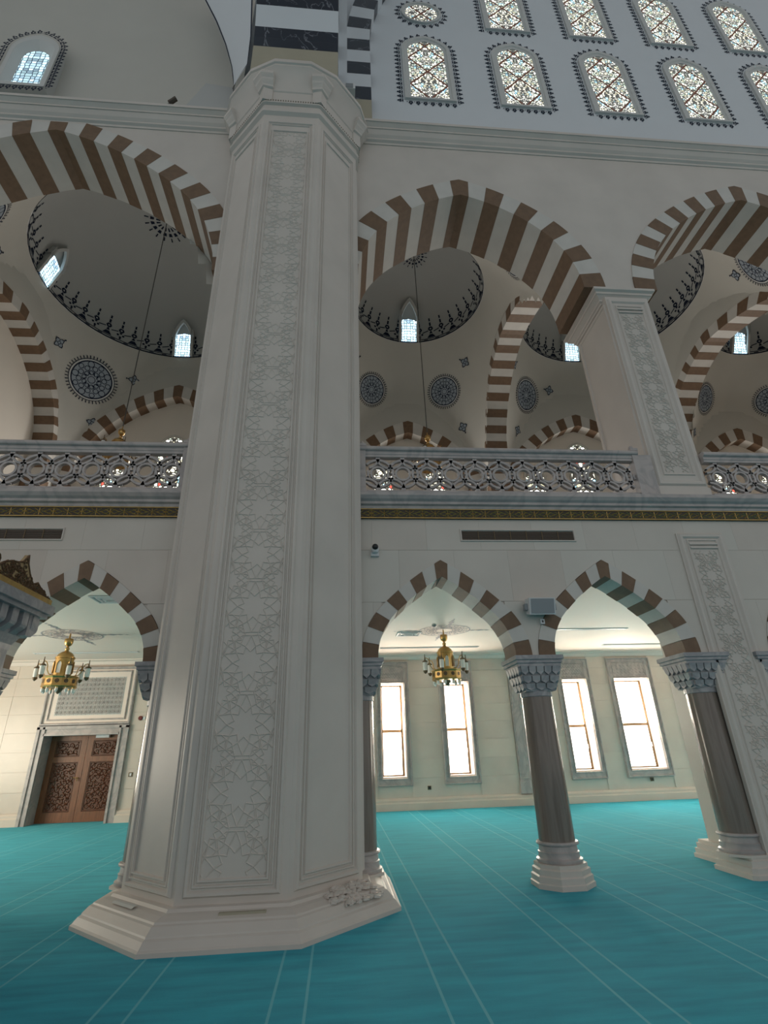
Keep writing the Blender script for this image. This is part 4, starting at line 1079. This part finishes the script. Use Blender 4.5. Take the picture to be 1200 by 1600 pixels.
# ------------------------------------------------------------------ chandeliers
def chandelier(x, y, label, cable_to=None):
    zb = 2.93
    t = thing('chandelier', label, 'chandelier', (x, y, zb), 'brass drum chandeliers')
    zt = CZ if cable_to is None else cable_to
    MB().lathe([(.015, 1.02), (.045, 1.03), (.075, 1.06), (.09, 1.11), (.092, 1.18), (.08, 1.195), (.02, 1.20), (.014, 1.32)], x, y, 14, zb).build('canopy', M['gold'], t, 40)
    MB().lathe([(.018, .84), (.03, .88), (.018, .91), (.045, .95), (.045, .98), (.018, 1.02)], x, y, 12, zb).build('stem', M['gold'], t, 40)
    MB().lathe([(.19, .34), (.19, .74), (.205, .745), (.205, .775), (.185, .78), (.16, .84), (.10, .89), (.045, .915), (.03, .95), (.012, .97)], x, y, 20, zb).build('drum', M['gold'], t, 35)
    for k in range(6):
        a = PI/6+k*PI/3; ca, sa = math.cos(a), math.sin(a); P = lambda u, v, d: (x+ca*(.192+d)-sa*u, y+sa*(.192+d)+ca*u, zb+v)
        poly = arched(.045, .42, .60, .08, 4); m_ = MB(); m_.prism(poly, lambda u, v: P(u, v, -.004), lambda u, v: P(u, v, .003)); m_.build('arched_panel', M['lampglass'] if k % 2 == 0 else M['dkgrille'], t)
        fr = MB().box(-.001, .001, -.001, .001, -.001, .001); fr = MB()
        fr.tube([P(u*1.15, v, .006) for u, v in poly], .011, 4); fr.build('panel_rim', M['gold'], t)
    MB().loft([[(x+rr*math.cos(2*PI*i/12), y+rr*math.sin(2*PI*i/12), zb+z) for i in range(12)] for rr, z in [(.20, .10), (.345, .11), (.36, .13), (.35, .16), (.35, .30), (.37, .33), (.36, .35), (.25, .36)]]).build('basket', M['gold'], t)
    bo = MB()
    for k in range(12):
        a = PI/12+k*PI/6; ca, sa = math.cos(a), math.sin(a)
        P = lambda u, v, d: (x+ca*(.338+d)-sa*u, y+sa*(.338+d)+ca*u, zb+v)
        flat_ring(bo, (0, .235), .025, .045, P, 8, h=.008); flat_ring(bo, (0, .235), 0, .02, P, 6, h=.008)
    bo.build('basket_rosettes', M['dkgrille'], t)
    MB().lathe([(.004, -.02), (.03, .0), (.07, .05), (.10, .10), (.2, .115)], x, y, 12, zb).build('bottom_bowl', M['bronze'], t, 40)
    for k in range(10):
        a = k*2*PI/10; px, py = x+.31*math.cos(a), y+.31*math.sin(a)
        p = MB().lathe([(.012, .12), (.026, .11), (.026, .09)], px, py, 8, zb).build('bulb_cap', M['gold'], t)
        MB().lathe([(.024, .095), (.034, .06), (.03, .03), (.004, -.01)], px, py, 8, zb).build('bulb', M['lampglass'], p, 60)
    for k in range(6):
        a = k*PI/3+.15; ca, sa = math.cos(a), math.sin(a); Q = lambda r, z: (x+ca*r, y+sa*r, zb+z)
        arm = MB().tube([Q(.21, .36), Q(.34, .38), Q(.40, .46), Q(.41, .55), Q(.45, .62), Q(.50, .635), Q(.525, .60)], .011, 5).build('arm', M['gold'], t)
        lx, ly = x+ca*.525, y+sa*.525
        lan = MB().lathe([(.008, .72), (.012, .62), (.02, .58), (.065, .55), (.065, .535), (.05, .53)], lx, ly, 10, zb)
        lo = lan.build('lantern', M['bronze'], t, 40)
        MB().lathe([(.052, .34), (.055, .33), (.04, .29), (.004, .26)], lx, ly, 10, zb).build('lantern_tip', M['bronze'], lo, 40)
        MB().lathe([(.045, .34), (.052, .38), (.055, .48), (.048, .535)], lx, ly, 10, zb).build('lantern_glass', M['lampglass'], lo, 60)
    return t
c1 = chandelier(2.58, 12.8, 'brass drum chandelier hanging in the aisle behind the arch right of the great pillar')
c2 = dup(c1, (-6.25, 12.7, 2.93), 'brass drum chandelier hanging in the aisle before the carved wooden doors')
c3 = dup(c1, (2.58, 12.95, 8.85), 'chandelier on a long cable under the middle dome, peeping over the balustrade')
c4 = dup(c1, (-6.2, 12.95, 8.85), 'chandelier on a long cable under the left dome, peeping over the balustrade')
for c, r, xx in ((c3, 2.28, 2.58), (c4, 3.52, -6.2)):
    me = MB().tube([(0, 0, 1.3), (0, 0, DZ-8.85+.86*r-.02)], .014, 5)
    o = me.build('cable', M['cable']); o.parent = c

# ------------------------------------------------------------------ aisle ceiling fittings
def Pceil(u, v, h): return (u, v, CZ-.006-h)
for cx, lab in ((2.62, 'lavender painted rosette on the aisle ceiling above the right chandelier'), (-6.28, 'lavender painted rosette on the aisle ceiling above the left chandelier')):
    cy = 12.87; b = MB()
    P = lambda u, v, h: Pceil(cx+u, cy+v, h)
    for r0, r1 in ((.62, .65), (.44, .46), (.2, .23)): flat_ring(b, (0, 0), r0, r1, P, 36)
    for k in range(16):
        a = 2*PI*k/16
        flat_ring(b, (.53*math.cos(a), .53*math.sin(a)), .04, .065, P, 8); flat_ring(b, (.33*math.cos(a+.2), .33*math.sin(a+.2)), .05, .075, P, 8); bar2d(b, (.24*math.cos(a), .24*math.sin(a)), (.44*math.cos(a+.3), .44*math.sin(a+.3)), .02, P, .002)
    for k in range(4):
        d = (math.cos(k*PI/2), math.sin(k*PI/2)); q = (-d[1], d[0])
        for s, w in ((.72, .10), (.9, .14), (1.08, .08), (1.24, .05)):
            flat_poly(b, [(d[0]*(s-w)+0, d[1]*(s-w)), (d[0]*s+q[0]*w*.5, d[1]*s+q[1]*w*.5), (d[0]*(s+w), d[1]*(s+w)), (d[0]*s-q[0]*w*.5, d[1]*s-q[1]*w*.5)], P)
    tag(b.build('ceiling_rosette', M['lavender']), lab, 'rosette')
def diffuser(x, y, lab):
    t = thing('ceiling_diffuser', lab, 'vent', (x, y, CZ-.03))
    for k, (a, z) in enumerate(((.31, .02), (.22, .028), (.13, .036))):
        b = MB(); frame_ring(b, x-a, x+a, y-a*.8, y+a*.8, .05, Pceil, z, .02); b.build('louvre', M['plasticw'], t)
    MB().box(x-.27, x+.27, y-.2, y+.2, CZ-.012, CZ-.004).build('throat', M['plasticg'], t)
diffuser(1.76, 13.2, 'square white ceiling diffuser beside the right chandelier')
diffuser(-4.2, 9.7, 'square white ceiling diffuser near the top of the left arch')
diffuser(-8.1, 13.2, 'square white ceiling diffuser left of the left chandelier')
for x0, x1, y, lab, m_ in ((1.2, 4.05, 15.2, 'long dark slot in the aisle ceiling behind the right chandelier', 'dark'), (-8.3, -5.6, 15.2, 'long dark slot in the aisle ceiling behind the left chandelier', 'dark'), (7.9, 10.6, 15.2, 'long dark slot in the aisle ceiling above the right windows', 'dark'), (5.3, 7.4, 12.9, 'pale slot light in the aisle ceiling right of the free-standing column', 'plasticw')):
    t = thing('ceiling_slot', lab, 'ceiling slot', ((x0+x1)/2, y, CZ))
    MB().box(x0, x1, y-.04, y+.04, CZ-.012, CZ+.0).build('slot', M[m_], t)
    b = MB(); frame_ring(b, x0-.03, x1+.03, y-.07, y+.07, .03, Pceil, .014); b.build('slot_trim', M['plasticw'], t)
t = thing('smoke_detector', 'small round detector on the aisle ceiling left of the right chandelier', 'detector', (2.25, 12.2, CZ))
MB().lathe([(.05, 0), (.055, -.02), (.04, -.045), (.015, -.055)], 2.25, 12.2, 12, CZ).build('housing', M['plasticg'], t, 40); MB().lathe([(.02, -.05), (.018, -.062)], 2.25, 12.2, 8, CZ).build('sensor', M['black'], t)

# ------------------------------------------------------------------ wall fittings
t = thing('loudspeaker', 'grey wedge loudspeaker fixed between the two right pointed arches', 'speaker', (2.89, YF-.1, 3.4))
b = MB().loft([[(x, YF-d, z) for d, z in ((.06, 3.52), (.26, 3.50), (.20, 3.27), (.06, 3.31))] for x in (2.70, 3.08)]); b.build('cabinet', M['plasticw'], t)
MB().add([(2.72, YF-.263, 3.485), (3.06, YF-.263, 3.485), (3.06, YF-.212, 3.285), (2.72, YF-.212, 3.285)], [(0, 1, 2, 3)]).build('mesh_front', M['plasticg'], t)
MB().box(2.83, 2.95, YF-.07, YF, 3.36, 3.46).box(2.655, 2.70, YF-.16, YF-.08, 3.35, 3.44).box(3.08, 3.12, YF-.16, YF-.08, 3.35, 3.44).build('bracket', M['plasticg'], t)
t = thing('ceiling_sensor', 'tiny white sensor on the wall under the loudspeaker', 'sensor', (2.93, YF-.03, 3.21)); MB().box(2.90, 2.96, YF-.05, YF, 3.17, 3.24).build('housing', M['plasticw'], t); MB().box(2.92, 2.94, YF-.055, YF-.04, 3.19, 3.22).build('lens', M['black'], t)
def cctv(x, y, z, lab):
    t = thing('security_camera', lab, 'camera', (x, y, z))
    MB().box(x-.06, x+.06, y-.05, y, z-.09, z-.03).lathe([(.045, -.05), (.06, -.02), (.06, .02), (.05, .045)], x, y-.08, 14, z).build('housing', M['plasticw'], t, 40)
    b = MB(); n = 12
    b.loft([[(x+rr*math.cos(2*PI*i/n), y-.08-d, z+.02+rr*math.sin(2*PI*i/n)) for i in range(n)] for rr, d in ((.045, .03), (.045, .07), (.03, .09), (.005, .095))]); b.build('lens', M['black'], t, 50)
cctv(.52, YF, 4.30, 'small white security camera on the wall right of the great pillar')
def flood(x, y, z, lab, s=1):
    t = thing('floodlight', lab, 'floodlight', (x, y, z))
    MB().box(x-.05*s, x+.25*s, y-.1*s, y+.12*s, z, z+.20*s).build('lamp_body', M['plasticw'], t); MB().box(x+.03*s, x+.2*s, y-.11*s, y-.1*s, z+.02*s, z+.18*s).build('lamp_lens', M['plasticg'], t)
    MB().box(x-.12*s, x-.05*s, y-.05*s, y+.05*s, z-.22*s, z+.08*s).box(x-.12*s, x+.2*s, y-.04*s, y+.04*s, z-.24*s, z-.19*s).build('yoke', M['bronze'], t)
flood(.03, 6.93, 15.55, 'white floodlight perched on the capital beside the striped arch', 1.0)
def spot(x, y, z, lab):
    t = thing('spotlight', lab, 'spotlight', (x, y, z))
    MB().tube([(x-.06, y, z+.12), (x+.10, y-.05, z+.22)], .055, 8).build('lamp_head', M['dkgrille'], t); MB().tube([(x, y, z), (x, y, z+.14)], .015, 5).box(x-.06, x+.06, y-.05, y+.05, z-.01, z+.015).build('stand', M['dkgrille'], t)
spot(-3.85, 7.1, 14.84, 'small black spotlight on the left cornice')
for x, z, lab in ((2.6, .54, 'small dark socket plate under the windows right of the great pillar'), (9.29, .54, 'small dark socket plate under the rightmost tall window')):
    t = thing('wall_socket', lab, 'socket', (x, YW, z)); MB().box(x-.05, x+.05, YW-.025, YW, z-.05, z+.05).build('plate', M['bronze'], t); MB().box(x-.03, x+.03, YW-.03, YW-.02, z-.03, z+.03).build('insert', M['black'], t)
t = thing('alarm_button', 'dark red alarm button on the wall right of the over-door panel', 'alarm', (-5.71, YW, 2.6)); MB().loft([[(-5.71+rr*math.cos(2*PI*i/12), YW-d, 2.6+rr*math.sin(2*PI*i/12)) for i in range(12)] for rr, d in ((.06, 0), (.06, .05), (.04, .06))]).build('button', mat('alarm_red', (.16, .02, .015), .4), t); MB().box(-5.65, -5.58, YW-.03, YW, 2.56, 2.64).build('plate', M['plasticw'], t)
t = thing('light_switch', 'small dark switch on the wall right of the carved doors', 'switch', (-5.75, YW, 1.15)); MB().box(-5.80, -5.69, YW-.02, YW, 1.09, 1.2).build('plate', M['bronze'], t); MB().box(-5.77, -5.72, YW-.03, YW-.015, 1.11, 1.18).build('rocker', M['plasticw'], t)

# ------------------------------------------------------------------ gilded pulpit canopy at the left edge
t = thing('pulpit_canopy', 'carved marble pulpit canopy with gilded cresting at the left edge', 'pulpit', (-4.3, 5.6, 0))
X0, Y0, Y1, X1 = -3.50, 3.6, 6.60, -5.3
MB().box(X1, X0, Y0, Y1, 3.19, 3.30).box(X1, X0-.04, Y0, Y1-.04, 3.14, 3.19).build('cornice_slab', M['greyd'], t)
MB().box(X1, X0-.26, Y0, Y1-.28, 0, 2.86).loft([[(X1, Y0, z), (X0-o, Y0, z), (X0-o, Y1-o, z), (X1, Y1-o, z)] for o, z in ((.26, 2.74), (.25, 2.80), (.19, 2.92), (.18, 3.14))]).build('body', M['greyd'], t)
b = MB(); frame_ring(b, Y0+.3, Y1-.40, .4, 2.70, .07, lambda u, v, d: (X0-.26+d, u, v), .03); b.build('body_moulding', M['grey'], t)
b = MB()
for q in range(9): scrolls(b, Y0+.42+q*.24, Y0+.62+q*.24, 2.1, 2.62, 0, q, .1)
b.v = [(X0-.25+p[1]*-1, p[0], p[2]) for p in b.v]; stuff(b.build('gilt_panel', M['goldd'], t))
n = 14
for q in range(n):        # hanging corbels with dark niches between
    y = Y0+(Y1-Y0-.08)*(q+.5)/n; w = .058
    MB().loft([[(X0-.30, y-w, z), (X0-o, y-w, z), (X0-o, y+w, z), (X0-.30, y+w, z)] for o, z in ((.19, 2.90), (.10, 2.97), (.085, 3.0), (.085, 3.145))]).build('corbel', M['greyd'], t)
for q in range(7):
    x = X0-.1-(q+.2)*.21; w = .045
    MB().loft([[(x-w, Y1-.30, z), (x-w, Y1-o, z), (x+w, Y1-o, z), (x+w, Y1-.30, z)] for o, z in ((.19, 2.90), (.10, 2.97), (.085, 3.0), (.085, 3.145))]).build('corbel', M['greyd'], t)
def crest(pts, P, seed, name='gilt_crest'):
    b = MB(); b.prism(pts, lambda u, v: P(u, v, 0), lambda u, v: P(u, v, .05)); o = b.build(name, M['crestbg'], t)
    r = MB(); rnd = random.Random(seed)
    us = [p[0] for p in pts]; u0, u1 = min(us), max(us); f = curve_fn(sorted(pts[:-2])) if False else None
    top = [p for p in pts if p[1] > .001]; top = sorted(top); fn = curve_fn(top)
    for q in range(60):
        u = rnd.uniform(u0+.03, u1-.03); hh = fn(u) or .1; v = rnd.uniform(.05, max(.06, hh-.03)); a0 = rnd.random()*6
        sp_ = spiral((u, v), .050, 1.1, a0, 9, rnd.choice((-1, 1)))
        r.tube([P(a, max(.01, c_), .058) for a, c_ in sp_], [.0085]*7+[.009, .006, .004], 4)
    r.tube([P(p[0], p[1], .05) for p in top], .012, 5)
    r.build('scrollwork', M['crest'], o)
Pc = lambda u, v, d: (X0-.06+d-.05, u, 3.30+v)
crest([(4.98, 0), (4.98, .10), (5.05, .20), (5.18, .27), (5.30, .30), (5.40, .28), (5.45, .22), (5.45, 0)], Pc, 1)
crest([(5.45, 0), (5.45, .15), (5.52, .22), (5.64, .275), (5.76, .30), (5.85, .335), (5.90, .40), (5.92, .44), (5.95, .34), (6.02, .25), (6.10, .18), (6.16, .14), (6.16, 0)], Pc, 2)
crest([(6.16, 0), (6.16, .17), (6.22, .20), (6.30, .16), (6.42, .12), (6.50, .05), (6.54, .02), (6.54, 0)], Pc, 3)
crest([(3.7, 0), (3.7, .1), (4.1, .3), (4.4, .4), (4.7, .3), (4.98, .1), (4.98, 0)], Pc, 4)
MB().box(X1, X0-.035, Y0, Y1-.035, 3.30, 3.375).build('gilt_fillet', M['goldd'], t)
Pn = lambda u, v, d: (-u, Y1-.06+d-.05, 3.30+v)
crest([(3.6, 0), (3.6, .06), (3.8, .22), (4.0, .38), (4.2, .22), (4.5, .3), (4.8, .38), (5.2, .1), (5.2, 0)], Pn, 5)
